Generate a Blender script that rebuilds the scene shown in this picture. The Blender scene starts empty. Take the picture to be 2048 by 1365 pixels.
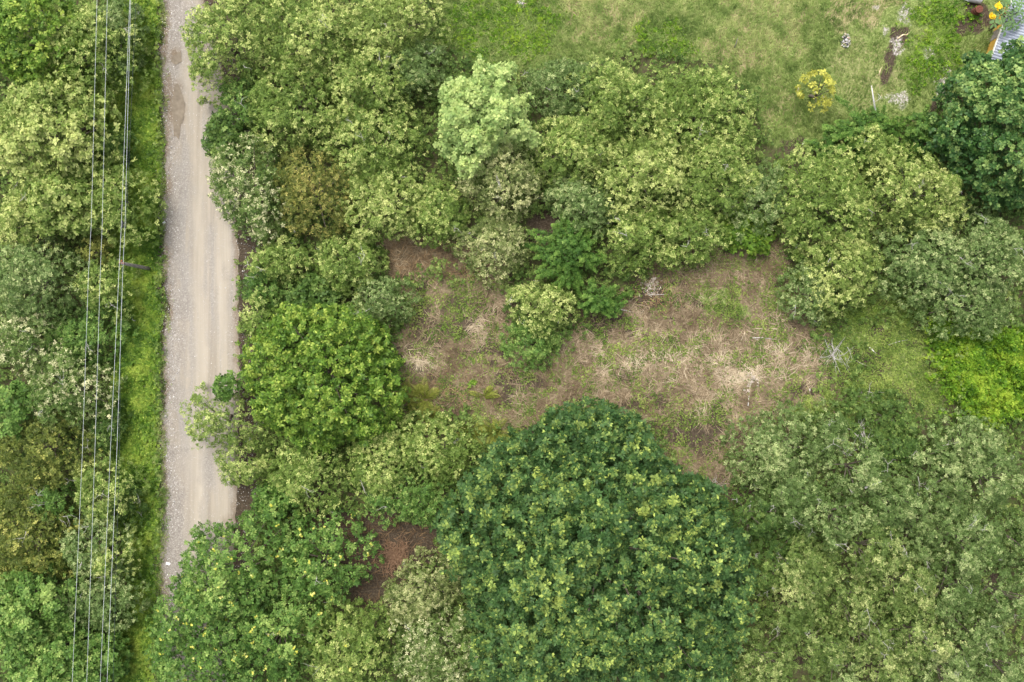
import bpy, math, random
import numpy as np
from mathutils import Vector

# ---------------------------------------------------------------- camera, sky, sun, exposure
S = bpy.context.scene
H = 80.0                                   # height of the drone above the ground, metres
PXM = 24.0                                 # photograph pixels per metre on the ground
cam = bpy.data.cameras.new('camera'); cam_o = bpy.data.objects.new('camera', cam)
S.collection.objects.link(cam_o); S.camera = cam_o
cam_o.location = (0, 0, H); cam_o.rotation_euler = (0, 0, 0)
cam.sensor_width = 36.0; cam.lens = 36.0 * H / (2048 / PXM)
cam.clip_start = 1.0; cam.clip_end = 3000.0

SUN_EL, SUN_AZ = math.radians(64), math.radians(-30)      # azimuth measured from +Y towards +X
W = bpy.data.worlds.new('World'); S.world = W; W.use_nodes = True
nt = W.node_tree
sky = nt.nodes.new('ShaderNodeTexSky'); sky.sky_type = 'NISHITA'; sky.sun_disc = False
sky.sun_elevation = SUN_EL; sky.sun_rotation = SUN_AZ
sky.air_density = 1.0; sky.dust_density = 5.0; sky.ozone_density = 0.6
bg = nt.nodes['Background']; bg.inputs['Strength'].default_value = 0.15
hz = nt.nodes.new('ShaderNodeHueSaturation'); hz.inputs['Saturation'].default_value = 0.35   # thin bright overcast: a paler sky
nt.links.new(sky.outputs['Color'], hz.inputs['Color']); nt.links.new(hz.outputs['Color'], bg.inputs['Color'])
sun = bpy.data.lights.new('sun', 'SUN'); sun_o = bpy.data.objects.new('sun', sun)
S.collection.objects.link(sun_o)
sun.energy = 1.15; sun.angle = math.radians(28); sun.color = (1.0, 0.94, 0.82)
sd = Vector((math.sin(SUN_AZ) * math.cos(SUN_EL), math.cos(SUN_AZ) * math.cos(SUN_EL), math.sin(SUN_EL)))
sun_o.rotation_euler = sd.to_track_quat('Z', 'Y').to_euler(); sun_o.location = sd * 60
S.view_settings.view_transform = 'Standard'; S.view_settings.look = 'None'
S.view_settings.gamma = 1.0; S.view_settings.exposure = 1.0
S.cycles.max_bounces = 6; S.cycles.diffuse_bounces = 4; S.cycles.transmission_bounces = 4

C = S.collection
rng = np.random.default_rng(7)
random.seed(7)
PI = math.pi

# ---------------------------------------------------------------- helpers
def wx(u, z=0.0): return (u - 1024.0) / PXM * (H - z) / H
def wy(v, z=0.0): return (682.5 - v) / PXM * (H - z) / H
def wp(u, v, z=0.0): return np.array([wx(u, z), wy(v, z), z])

def _hash(ix, iy, seed):
    n = (ix * 374761393 + iy * 668265263 + seed * 974634777) & 0x7fffffff
    n = ((n ^ (n >> 13)) * 1274126177) & 0x7fffffff
    return ((n ^ (n >> 16)) & 0xffff) / 65535.0
def vnoise(x, y, seed=0):
    x = np.asarray(x, float); y = np.asarray(y, float)
    ix = np.floor(x).astype(np.int64); iy = np.floor(y).astype(np.int64)
    fx = x - ix; fy = y - iy
    fx = fx * fx * (3 - 2 * fx); fy = fy * fy * (3 - 2 * fy)
    a = _hash(ix, iy, seed); b = _hash(ix + 1, iy, seed); c = _hash(ix, iy + 1, seed); d = _hash(ix + 1, iy + 1, seed)
    return (a * (1 - fx) + b * fx) * (1 - fy) + (c * (1 - fx) + d * fx) * fy
def fbm(x, y, seed=0, oct=4):
    s = 0; a = 0.5; t = 0
    for i in range(oct):
        s = s + a * vnoise(x * 2 ** i, y * 2 ** i, seed + i * 17); t += a; a *= 0.55
    return s / t
def sstep(a, b, x): t = np.clip((x - a) / (b - a), 0, 1); return t * t * (3 - 2 * t)

def sdf(poly, x, y):
    """signed distance to a polygon, positive inside"""
    p = np.asarray(poly, float); x = np.asarray(x, float); y = np.asarray(y, float)
    d = np.full(x.shape, 1e9); ins = np.zeros(x.shape, bool)
    for i in range(len(p)):
        a, b = p[i], p[(i + 1) % len(p)]
        e = b - a; wxx = x - a[0]; wyy = y - a[1]
        t = np.clip((wxx * e[0] + wyy * e[1]) / (e @ e + 1e-9), 0, 1)
        d = np.minimum(d, np.hypot(wxx - e[0] * t, wyy - e[1] * t))
        if a[1] != b[1]:
            c = ((a[1] > y) != (b[1] > y)) & (x < (b[0] - a[0]) * (y - a[1]) / (b[1] - a[1]) + a[0])
            ins ^= c
    return np.where(ins, d, -d)
def zone(poly, u, v, feather=18, wob=22, seed=3):
    """soft mask of a ground zone outlined on the ground plan, with a ragged edge"""
    n = (fbm(u / 60.0, v / 60.0, seed) - 0.5) * 2 * wob + (fbm(u / 14.0, v / 14.0, seed + 5, 2) - 0.5) * wob
    return sstep(-feather, feather, sdf(poly, u, v) + n)
def blob(u, v, cx, cy, rx, ry, seed=0, wob=0.6):
    sc = min(30.0, max(6.0, (rx + ry) * .3))
    d = np.hypot((u - cx) / rx, (v - cy) / ry) + (fbm(u / sc, v / sc, seed) - 0.5) * 3 * wob
    return sstep(1.2, 0.45, d)

# ---------------------------------------------------------------- materials
def node(t, kind, x=0, y=0, **kw):
    n = t.nodes.new(kind); n.location = (x, y)
    for k, v in kw.items(): setattr(n, k, v)
    return n
def ramp(t, stops, interp='LINEAR'):
    r = node(t, 'ShaderNodeValToRGB'); r.color_ramp.interpolation = interp
    e = r.color_ramp.elements
    while len(e) < len(stops): e.new(0.5)
    for el, (p, c) in zip(e, stops): el.position = p; el.color = (*c, 1)
    return r
def basic(name):
    m = bpy.data.materials.new(name); m.use_nodes = True
    return m, m.node_tree, m.node_tree.nodes['Principled BSDF']
def leaf_mat(name, dark, mid, light, rough=0.55, trans=0.3, spec=0.2):
    m, t, b = basic(name)
    at = node(t, 'ShaderNodeAttribute'); at.attribute_name = 'age'
    r = ramp(t, [(0.0, dark), (0.42, mid), (0.72, tuple((a + c) / 2 for a, c in zip(mid, light))), (1.0, light)])
    t.links.new(at.outputs['Fac'], r.inputs[0])
    g = node(t, 'ShaderNodeNewGeometry'); no = node(t, 'ShaderNodeTexNoise'); no.inputs['Scale'].default_value = 2.3
    t.links.new(g.outputs['Position'], no.inputs['Vector'])
    hs = node(t, 'ShaderNodeHueSaturation')
    mr = node(t, 'ShaderNodeMapRange'); mr.inputs[1].default_value = 0.3; mr.inputs[2].default_value = 0.7
    mr.inputs[3].default_value = 0.8; mr.inputs[4].default_value = 1.2
    t.links.new(no.outputs['Fac'], mr.inputs[0]); t.links.new(mr.outputs[0], hs.inputs['Value'])
    t.links.new(r.outputs[0], hs.inputs['Color'])
    t.links.new(hs.outputs[0], b.inputs['Base Color'])
    b.inputs['Roughness'].default_value = rough; b.inputs['Specular IOR Level'].default_value = spec
    tr = node(t, 'ShaderNodeBsdfTranslucent'); t.links.new(hs.outputs[0], tr.inputs['Color'])
    mx = node(t, 'ShaderNodeMixShader'); mx.inputs[0].default_value = trans
    t.links.new(b.outputs[0], mx.inputs[1]); t.links.new(tr.outputs[0], mx.inputs[2])
    t.links.new(mx.outputs[0], t.nodes['Material Output'].inputs['Surface'])
    return m
def noisy(name, a, b_, scale=6.0, rough=0.85, spec=0.2, metal=0.0, stretch=(1, 1, 1)):
    m, t, b = basic(name)
    tc = node(t, 'ShaderNodeTexCoord'); mp = node(t, 'ShaderNodeMapping'); mp.inputs['Scale'].default_value = stretch
    no = node(t, 'ShaderNodeTexNoise'); no.inputs['Scale'].default_value = scale; no.inputs['Detail'].default_value = 6
    t.links.new(tc.outputs['Object'], mp.inputs[0]); t.links.new(mp.outputs[0], no.inputs['Vector'])
    r = ramp(t, [(0.3, a), (0.7, b_)]); t.links.new(no.outputs['Fac'], r.inputs[0])
    t.links.new(r.outputs[0], b.inputs['Base Color'])
    b.inputs['Roughness'].default_value = rough; b.inputs['Specular IOR Level'].default_value = spec
    b.inputs['Metallic'].default_value = metal
    return m

M = {}
LEAF = {  # dark, mid, light, roughness, translucency
    'olive':   ((.085, .150, .026), (.192, .290, .058), (.58, .64, .22), .5, .38),
    'palegold':((.092, .155, .028), (.222, .312, .068), (.61, .66, .24), .5, .38),
    'oldgold': ((.058, .090, .016), (.150, .190, .036), (.46, .46, .12), .5, .32),
    'sage':    ((.078, .136, .028), (.178, .262, .064), (.55, .59, .24), .5, .36),
    'grey':    ((.072, .130, .030), (.160, .248, .072), (.48, .55, .24), .5, .36),
    'cream':   ((.060, .120, .024), (.165, .248, .060), (.74, .72, .42), .5, .34),
    'buff':    ((.085, .125, .032), (.220, .275, .086), (.60, .60, .29), .5, .34),
    'mint':    ((.120, .215, .060), (.290, .420, .130), (.58, .68, .25), .5, .34),
    'lime':    ((.050, .115, .016), (.140, .255, .032), (.46, .57, .11), .45, .38),
    'poinciana':((.030, .078, .021), (.074, .152, .042), (.44, .54, .12), .5, .30),
    'fresh':   ((.045, .108, .020), (.125, .240, .046), (.36, .48, .13), .5, .34),
    'deep':    ((.034, .082, .016), (.090, .165, .034), (.28, .38, .10), .5, .32),
    'feather': ((.036, .098, .016), (.088, .190, .032), (.28, .42, .09), .5, .34),
    'glossy':  ((.020, .064, .016), (.056, .132, .030), (.32, .44, .13), .45, .24),
    'orange':  ((.062, .085, .018), (.165, .195, .040), (.46, .41, .12), .5, .30),
    'sun':     ((.120, .140, .024), (.330, .350, .050), (.66, .64, .14), .5, .34),
    'papaya':  ((.060, .120, .040), (.130, .230, .080), (.26, .38, .14), .45, .30),
    'flower':  ((.40, .42, .06), (.64, .62, .08), (.82, .78, .28), .5, .25),
    'marigold':((.55, .34, .01), (.78, .52, .01), (.85, .62, .05), .5, .20),
    'verge':   ((.060, .138, .016), (.162, .285, .034), (.38, .48, .08), .5, .40),
    'weed':    ((.070, .130, .022), (.185, .275, .050), (.44, .50, .14), .5, .36),
    'limeweed':((.050, .130, .010), (.145, .285, .018), (.36, .48, .05), .5, .36),
    'lawn':    ((.095, .158, .036), (.240, .335, .088), (.52, .53, .23), .6, .38),
    'under':   ((.055, .108, .020), (.130, .210, .044), (.34, .41, .12), .6, .34),
    'straw':   ((.130, .092, .054), (.330, .258, .165), (.62, .53, .385), .8, .15),
    'rust':    ((.075, .048, .028), (.240, .155, .080), (.46, .34, .19), .8, .15),
    'fern':    ((.070, .105, .014), (.185, .220, .034), (.44, .44, .11), .5, .32),
    'deadleaf':((.22, .165, .12), (.46, .385, .31), (.68, .61, .54), .8, .15),
}
for k, (d, m_, l, ro, tr) in LEAF.items(): M[k] = leaf_mat('leaf_' + k, d, m_, l, ro, tr)
M['bark'] = noisy('bark', (.07, .055, .04), (.20, .17, .135), 9, stretch=(1, 1, .3))
M['paletwig'] = noisy('pale_twig', (.30, .28, .26), (.55, .52, .49), 5)
M['whitewood'] = noisy('white_wood', (.50, .48, .45), (.80, .78, .74), 6)
M['tanwood'] = noisy('tan_wood', (.45, .33, .20), (.78, .64, .44), 6)
M['browntwig'] = noisy('brown_twig', (.07, .045, .03), (.19, .13, .09), 5)
M['rustwood'] = noisy('dry_brush', (.13, .075, .045), (.34, .215, .135), 5)
M['polewood'] = noisy('pole_wood', (.07, .065, .06), (.36, .33, .30), 5, stretch=(6, 6, .35))
M['stone'] = noisy('grey_stone', (.28, .26, .25), (.62, .60, .58), 14)
M['paper'] = noisy('white_paper', (.75, .76, .80), (.9, .9, .92), 8, rough=.6)
M['pinkstone'] = noisy('pink_stone', (.45, .32, .25), (.68, .54, .44), 9)

def zone_mat():
    m, t, b = basic('ground_soil_and_grass')
    at = node(t, 'ShaderNodeAttribute'); at.attribute_name = 'zone'
    at2 = node(t, 'ShaderNodeAttribute'); at2.attribute_name = 'zone_b'
    tc = node(t, 'ShaderNodeTexCoord')
    def nz(scale, det=6, sx=1, sy=1, dist=0.0):
        mp = node(t, 'ShaderNodeMapping'); mp.inputs['Scale'].default_value = (sx, sy, 1)
        n = node(t, 'ShaderNodeTexNoise'); n.inputs['Scale'].default_value = scale; n.inputs['Detail'].default_value = det
        n.inputs['Roughness'].default_value = .68; n.inputs['Distortion'].default_value = dist
        t.links.new(tc.outputs['Object'], mp.inputs[0]); t.links.new(mp.outputs[0], n.inputs['Vector']); return n.outputs['Fac']
    fine, mid, swirl = nz(7), nz(1.3), nz(2.6, 8, dist=1.6)
    floor_c = ramp(t, [(.25, (.040, .036, .018)), (.46, (.085, .072, .042)), (.56, (.070, .100, .026)), (.8, (.14, .13, .07))])
    dry = ramp(t, [(.28, (.080, .060, .038)), (.5, (.170, .132, .082)), (.72, (.34, .275, .178))])
    grass = ramp(t, [(.25, (.080, .115, .032)), (.5, (.170, .220, .066)), (.75, (.32, .33, .15))])
    soil = ramp(t, [(.25, (.026, .020, .014)), (.5, (.060, .046, .032)), (.75, (.150, .118, .086))])
    lush = ramp(t, [(.25, (.045, .100, .012)), (.55, (.120, .215, .018)), (.8, (.22, .31, .05))])
    grav = ramp(t, [(.34, (.13, .105, .085)), (.5, (.30, .27, .245)), (.66, (.60, .58, .56))])
    tan = ramp(t, [(.28, (.20, .19, .09)), (.5, (.27, .24, .12)), (.75, (.40, .33, .20))])
    for r, f in ((floor_c, swirl), (dry, swirl), (grass, fine), (soil, fine), (lush, fine), (grav, fine), (tan, fine)): t.links.new(f, r.inputs[0])
    s1 = node(t, 'ShaderNodeSeparateColor'); s2 = node(t, 'ShaderNodeSeparateColor')
    t.links.new(at.outputs['Color'], s1.inputs[0]); t.links.new(at2.outputs['Color'], s2.inputs[0])
    cur = floor_c.outputs[0]
    def lay(cur, col, fac):
        # the weight is broken up by fine noise so that zones interlock instead of fading
        ma = node(t, 'ShaderNodeMath', operation='ADD'); t.links.new(fac, ma.inputs[0])
        ms = node(t, 'ShaderNodeMath', operation='MULTIPLY_ADD'); t.links.new(fine, ms.inputs[0]); ms.inputs[1].default_value = .9; ms.inputs[2].default_value = -.45
        t.links.new(ms.outputs[0], ma.inputs[1])
        mr = node(t, 'ShaderNodeMapRange', interpolation_type='SMOOTHSTEP'); mr.inputs[1].default_value = .28; mr.inputs[2].default_value = .72
        t.links.new(ma.outputs[0], mr.inputs[0])
        x = node(t, 'ShaderNodeMix', data_type='RGBA'); t.links.new(mr.outputs[0], x.inputs['Factor'])
        t.links.new(cur, x.inputs['A']); t.links.new(col, x.inputs['B']); return x.outputs['Result']
    cur = lay(cur, grass.outputs[0], s1.outputs[1])
    cur = lay(cur, tan.outputs[0], s2.outputs[1])
    cur = lay(cur, dry.outputs[0], s1.outputs[0])
    cur = lay(cur, lush.outputs[0], s2.outputs[0])
    cur = lay(cur, soil.outputs[0], s1.outputs[2])
    cur = lay(cur, grav.outputs[0], s2.outputs[2])
    t.links.new(cur, b.inputs['Base Color'])
    b.inputs['Roughness'].default_value = .95; b.inputs['Specular IOR Level'].default_value = .1
    bp = node(t, 'ShaderNodeBump'); bp.inputs['Strength'].default_value = .7; bp.inputs['Distance'].default_value = .12
    t.links.new(swirl, bp.inputs['Height']); t.links.new(bp.outputs[0], b.inputs['Normal'])
    return m
M['ground'] = zone_mat()

def road_mat():
    m, t, b = basic('packed_dirt_and_gravel')
    tc = node(t, 'ShaderNodeTexCoord'); at = node(t, 'ShaderNodeAttribute'); at.attribute_name = 'edge'
    sp = node(t, 'ShaderNodeSeparateColor'); t.links.new(at.outputs['Color'], sp.inputs[0])
    def nz(scale, det, sc, dist=0, rot=0):
        mp = node(t, 'ShaderNodeMapping'); mp.inputs['Scale'].default_value = sc; mp.inputs['Rotation'].default_value = (0, 0, rot)
        n = node(t, 'ShaderNodeTexNoise'); n.inputs['Scale'].default_value = scale; n.inputs['Detail'].default_value = det; n.inputs['Distortion'].default_value = dist
        n.inputs['Roughness'].default_value = .65
        t.links.new(tc.outputs['Object'], mp.inputs[0]); t.links.new(mp.outputs[0], n.inputs['Vector']); return n.outputs['Fac']
    streak = nz(1.5, 6, (1, .035, 1), .5); patch = nz(.22, 5, (1, .6, 1), .8); speck = nz(9, 5, (1, 1, 1)); diag = nz(1.2, 5, (1, .10, 1), .4, -.75)
    packed = ramp(t, [(.3, (.215, .186, .150)), (.5, (.285, .250, .204)), (.7, (.36, .318, .262))])
    t.links.new(streak, packed.inputs[0])
    gravel = ramp(t, [(.30, (.15, .130, .115)), (.48, (.225, .202, .178)), (.60, (.29, .268, .242)), (.72, (.48, .46, .435))])
    t.links.new(speck, gravel.inputs[0])
    mud = ramp(t, [(.3, (.115, .085, .058)), (.7, (.225, .175, .125))]); t.links.new(speck, mud.inputs[0])
    def mixc(a, c, f):
        x = node(t, 'ShaderNodeMix', data_type='RGBA'); t.links.new(f, x.inputs['Factor']); t.links.new(a, x.inputs['A']); t.links.new(c, x.inputs['B']); return x.outputs['Result']
    def rng_(v, a, b_, lo, hi):
        r = node(t, 'ShaderNodeMapRange'); r.inputs[1].default_value = a; r.inputs[2].default_value = b_; r.inputs[3].default_value = lo; r.inputs[4].default_value = hi
        t.links.new(v, r.inputs[0]); return r.outputs[0]
    greyer = ramp(t, [(.35, (.20, .186, .172)), (.65, (.29, .27, .245))]); t.links.new(speck, greyer.inputs[0])
    cur = mixc(packed.outputs[0], greyer.outputs[0], rng_(diag, .48, .62, 0, .8))
    cur = mixc(cur, greyer.outputs[0], rng_(patch, .46, .60, 0, .75))
    pale = ramp(t, [(.3, (.285, .250, .202)), (.7, (.385, .345, .283))]); t.links.new(streak, pale.inputs[0])
    cur = mixc(cur, pale.outputs[0], rng_(sp.outputs[2], 0, 1, 0, .8))
    cur = mixc(cur, gravel.outputs[0], sp.outputs[0])
    cur = mixc(cur, mud.outputs[0], sp.outputs[1])
    spk = mixc(cur, gravel.outputs[0], rng_(speck, .57, .66, 0, .7))
    t.links.new(spk, b.inputs['Base Color']); b.inputs['Roughness'].default_value = .92; b.inputs['Specular IOR Level'].default_value = .15
    bp = node(t, 'ShaderNodeBump'); bp.inputs['Strength'].default_value = .5; bp.inputs['Distance'].default_value = .05
    t.links.new(speck, bp.inputs['Height']); t.links.new(bp.outputs[0], b.inputs['Normal'])
    return m
M['road'] = road_mat()
M['mudpatch'] = noisy('wet_mud', (.095, .072, .046), (.175, .138, .094), 3, rough=.5, spec=.3)

# ---------------------------------------------------------------- mesh builders
def link(name, me, mat, parent=None):
    o = bpy.data.objects.new(name, me); C.objects.link(o)
    if mat is not None: me.materials.append(mat)
    if parent is not None: o.parent = parent
    return o
def tag(o, label=None, cat=None, group=None, kind=None):
    if label: o['label'] = label
    if cat: o['category'] = cat
    if group: o['group'] = group
    if kind: o['kind'] = kind
    return o
def empty(name, loc, rz=0.0):
    o = bpy.data.objects.new(name, None); C.objects.link(o); o.location = loc; o.rotation_euler = (0, 0, rz)
    o.empty_display_size = .3; return o
def np_mesh(name, V, F, face_attr=None, smooth=False):
    """V (n,3), F (m,k) arrays -> mesh"""
    me = bpy.data.meshes.new(name); V = np.asarray(V, np.float32); F = np.asarray(F, np.int32)
    m, k = F.shape
    me.vertices.add(len(V)); me.vertices.foreach_set('co', V.ravel())
    me.loops.add(m * k); me.loops.foreach_set('vertex_index', F.ravel())
    me.polygons.add(m); me.polygons.foreach_set('loop_start', np.arange(0, m * k, k, dtype=np.int32))
    if smooth: me.polygons.foreach_set('use_smooth', np.ones(m, bool))
    me.update(calc_edges=True)
    if face_attr is not None:
        a = me.attributes.new('age', 'FLOAT', 'FACE'); a.data.foreach_set('value', np.asarray(face_attr, np.float32))
    return me
class MB:
    def __init__(s): s.v = []; s.f = []
    def add(s, vs, fs):
        o = len(s.v); s.v += [tuple(map(float, p)) for p in vs]; s.f += [tuple(i + o for i in f) for f in fs]
    def box(s, c, d, rz=0.0, tilt=0.0):
        cs, sn = math.cos(rz), math.sin(rz); vs = []
        for sx in (-1, 1):
            for sy in (-1, 1):
                for sz in (-1, 1):
                    x, y, z = sx * d[0] / 2, sy * d[1] / 2, sz * d[2] / 2 + sx * tilt
                    vs.append((c[0] + x * cs - y * sn, c[1] + x * sn + y * cs, c[2] + z))
        s.add(vs, [(0, 1, 3, 2), (4, 6, 7, 5), (0, 4, 5, 1), (2, 3, 7, 6), (0, 2, 6, 4), (1, 5, 7, 3)])
    def tube(s, pts, rad, n=6, cap=True):
        pts = [np.asarray(p, float) for p in pts]; k = len(pts)
        if np.isscalar(rad): rad = [rad] * k
        vs = []
        for i, p in enumerate(pts):
            d = pts[min(i + 1, k - 1)] - pts[max(i - 1, 0)]; d = d / (np.linalg.norm(d) + 1e-9)
            a = np.cross(d, (0, 0, 1) if abs(d[2]) < .9 else (1, 0, 0)); a /= np.linalg.norm(a) + 1e-9; b = np.cross(d, a)
            for j in range(n):
                t = 2 * PI * j / n; vs.append(p + (a * math.cos(t) + b * math.sin(t)) * rad[i])
        fs = [(i * n + j, i * n + (j + 1) % n, (i + 1) * n + (j + 1) % n, (i + 1) * n + j) for i in range(k - 1) for j in range(n)]
        if cap: fs += [tuple(range(n - 1, -1, -1)), tuple((k - 1) * n + j for j in range(n))]
        s.add(vs, fs)
    def rock(s, c, r, sq=.7, n=7):
        vs = []; rings = 4
        for i in range(rings + 1):
            ph = PI * i / rings
            for j in range(n):
                t = 2 * PI * j / n; q = r * (1 + random.uniform(-.22, .22))
                vs.append((c[0] + q * math.sin(ph) * math.cos(t), c[1] + q * math.sin(ph) * math.sin(t) * .8, c[2] + q * sq * math.cos(ph)))
        s.add(vs, [(i * n + j, i * n + (j + 1) % n, (i + 1) * n + (j + 1) % n, (i + 1) * n + j) for i in range(rings) for j in range(n)])
    def build(s, name, mat, parent=None, smooth=False):
        me = bpy.data.meshes.new(name); me.from_pydata(s.v, [], s.f); me.update()
        if smooth: me.polygons.foreach_set('use_smooth', np.ones(len(me.polygons), bool))
        return link(name, me, mat, parent)

def unit(a): return a / (np.linalg.norm(a, axis=-1, keepdims=True) + 1e-9)
def sprigs(P, N, size, age, L=6, width=.2, pitch=(-.2, .7), jit=.12, tips=0.0, tip_gain=.55, droop=.15):
    """rosettes of L kite-shaped leaves round each point P, opening along N. -> V, F, leaf age"""
    n = len(P); P = np.asarray(P); N = unit(np.asarray(N))
    ref = np.where(np.abs(N[:, 2:3]) < .9, np.array([[0, 0, 1.0]]), np.array([[1.0, 0, 0]]))
    t1 = unit(np.cross(N, ref)); t2 = np.cross(N, t1)
    az = rng.uniform(0, 2 * PI, (n, 1)) + 2 * PI * np.arange(L)[None] / L + rng.normal(0, .25, (n, L))
    th = rng.uniform(*pitch, (n, L))
    rad = np.cos(az)[..., None] * t1[:, None] + np.sin(az)[..., None] * t2[:, None]
    d = np.cos(th)[..., None] * rad + np.sin(th)[..., None] * N[:, None]
    side = np.cross(N[:, None], rad)
    ln = (np.asarray(size).reshape(-1, 1) * rng.uniform(.65, 1.2, (n, L)))[..., None]
    w = ln * width * rng.uniform(.8, 1.2, (n, L, 1))
    P0 = P[:, None]; up = N[:, None]
    v0 = P0 + d * ln * .06; m = P0 + d * ln * .58
    v1 = m + side * w + up * ln * .07; v3 = m - side * w + up * ln * .07; v2 = P0 + d * ln - up * ln * droop
    V = np.stack([v0, v1, v2, v3], 2).reshape(-1, 3)
    F = np.arange(n * L * 4).reshape(-1, 4)
    a = np.asarray(age).reshape(-1, 1) + rng.normal(0, jit, (n, L))
    if tips > 0:
        has = rng.random((n, 1)) < tips
        k = rng.integers(0, L, (n, 1)); near = ((np.arange(L)[None] - k) % L) < max(2, L // 3)
        a = a + np.where(has & near, tip_gain, 0)
    return V, F, np.clip(a, 0, 1).ravel()
def join(parts):
    V = []; F = []; A = []; o = 0
    for v, f, a in parts: V.append(v); F.append(f + o); A.append(a); o += len(v)
    return np.concatenate(V), np.concatenate(F), np.concatenate(A)

# ---------------------------------------------------------------- ground zones (weights only: which surface lies where)
ROAD_L = [(-900, 331), (0, 331), (100, 321), (200, 330), (300, 326), (450, 328), (600, 332), (750, 328), (900, 327), (1000, 331), (1130, 323), (1365, 322), (2300, 322)]
ROAD_R = [(-900, 408), (0, 408), (120, 440), (250, 470), (500, 476), (700, 479), (900, 478), (1000, 472), (1100, 468), (1365, 468), (2300, 468)]
def road_l(v): a = np.array(ROAD_L, float); return np.interp(v, a[:, 0], a[:, 1])
def road_r(v): a = np.array(ROAD_R, float); return np.interp(v, a[:, 0], a[:, 1])
LAWN = [(900, -700), (2900, -700), (2900, 90), (2048, 100), (1930, 180), (1890, 240), (1760, 240), (1660, 290), (1590, 300), (1540, 290), (1500, 190), (1420, 120), (1290, 105), (1150, 118), (1050, 140), (940, 120), (870, 90)]
CLEAR = [(740, 690), (800, 640), (830, 575), (880, 540), (1010, 545), (1030, 640), (1120, 690), (1180, 610), (1270, 560), (1330, 500), (1450, 470), (1560, 490), (1600, 560), (1690, 640), (1720, 720), (1690, 830), (1600, 850), (1490, 900), (1470, 980), (1380, 990), (1330, 930), (1310, 860), (1200, 820), (1050, 880), (960, 840), (880, 830), (780, 830)]
GREENCLR = [(1600, 600), (1720, 620), (1860, 640), (1900, 700), (1890, 830), (1800, 860), (1680, 850), (1650, 740)]
THICKET = [(1865, 640), (1960, 660), (2300, 660), (2300, 850), (1960, 850), (1890, 800), (1872, 730)]
NORTHDRY = [(760, 470), (860, 475), (950, 490), (1010, 530), (1000, 560), (780, 550)]
SOUTHDRY = [(600, 1010), (740, 1010), (880, 1040), (880, 1110), (800, 1140), (760, 1210), (700, 1220), (690, 1100)]
VERGE = [(225, -600), (322, -600), (322, 2200), (190, 2200), (225, 1300), (260, 1200), (245, 1050), (225, 900), (228, 700), (225, 500), (230, 330), (180, 280), (180, 150), (240, 60)]
def holes(u, v): return np.maximum.reduce([blob(u, v, a, b, r, r * .7, 160 + i) for i, (a, b, r) in enumerate(((1600, 1315, 46), (1712, 1325, 40), (1868, 1072, 34), (1728, 1246, 34), (1790, 1160, 30), (1580, 1190, 40), (1660, 1215, 26), (1900, 1160, 28), (1985, 1160, 26), (1100, 455, 46), (75, 490, 44), (1300, 420, 36), (180, 265, 30), (640, 990, 30), (1810, 930, 40)))])
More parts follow.
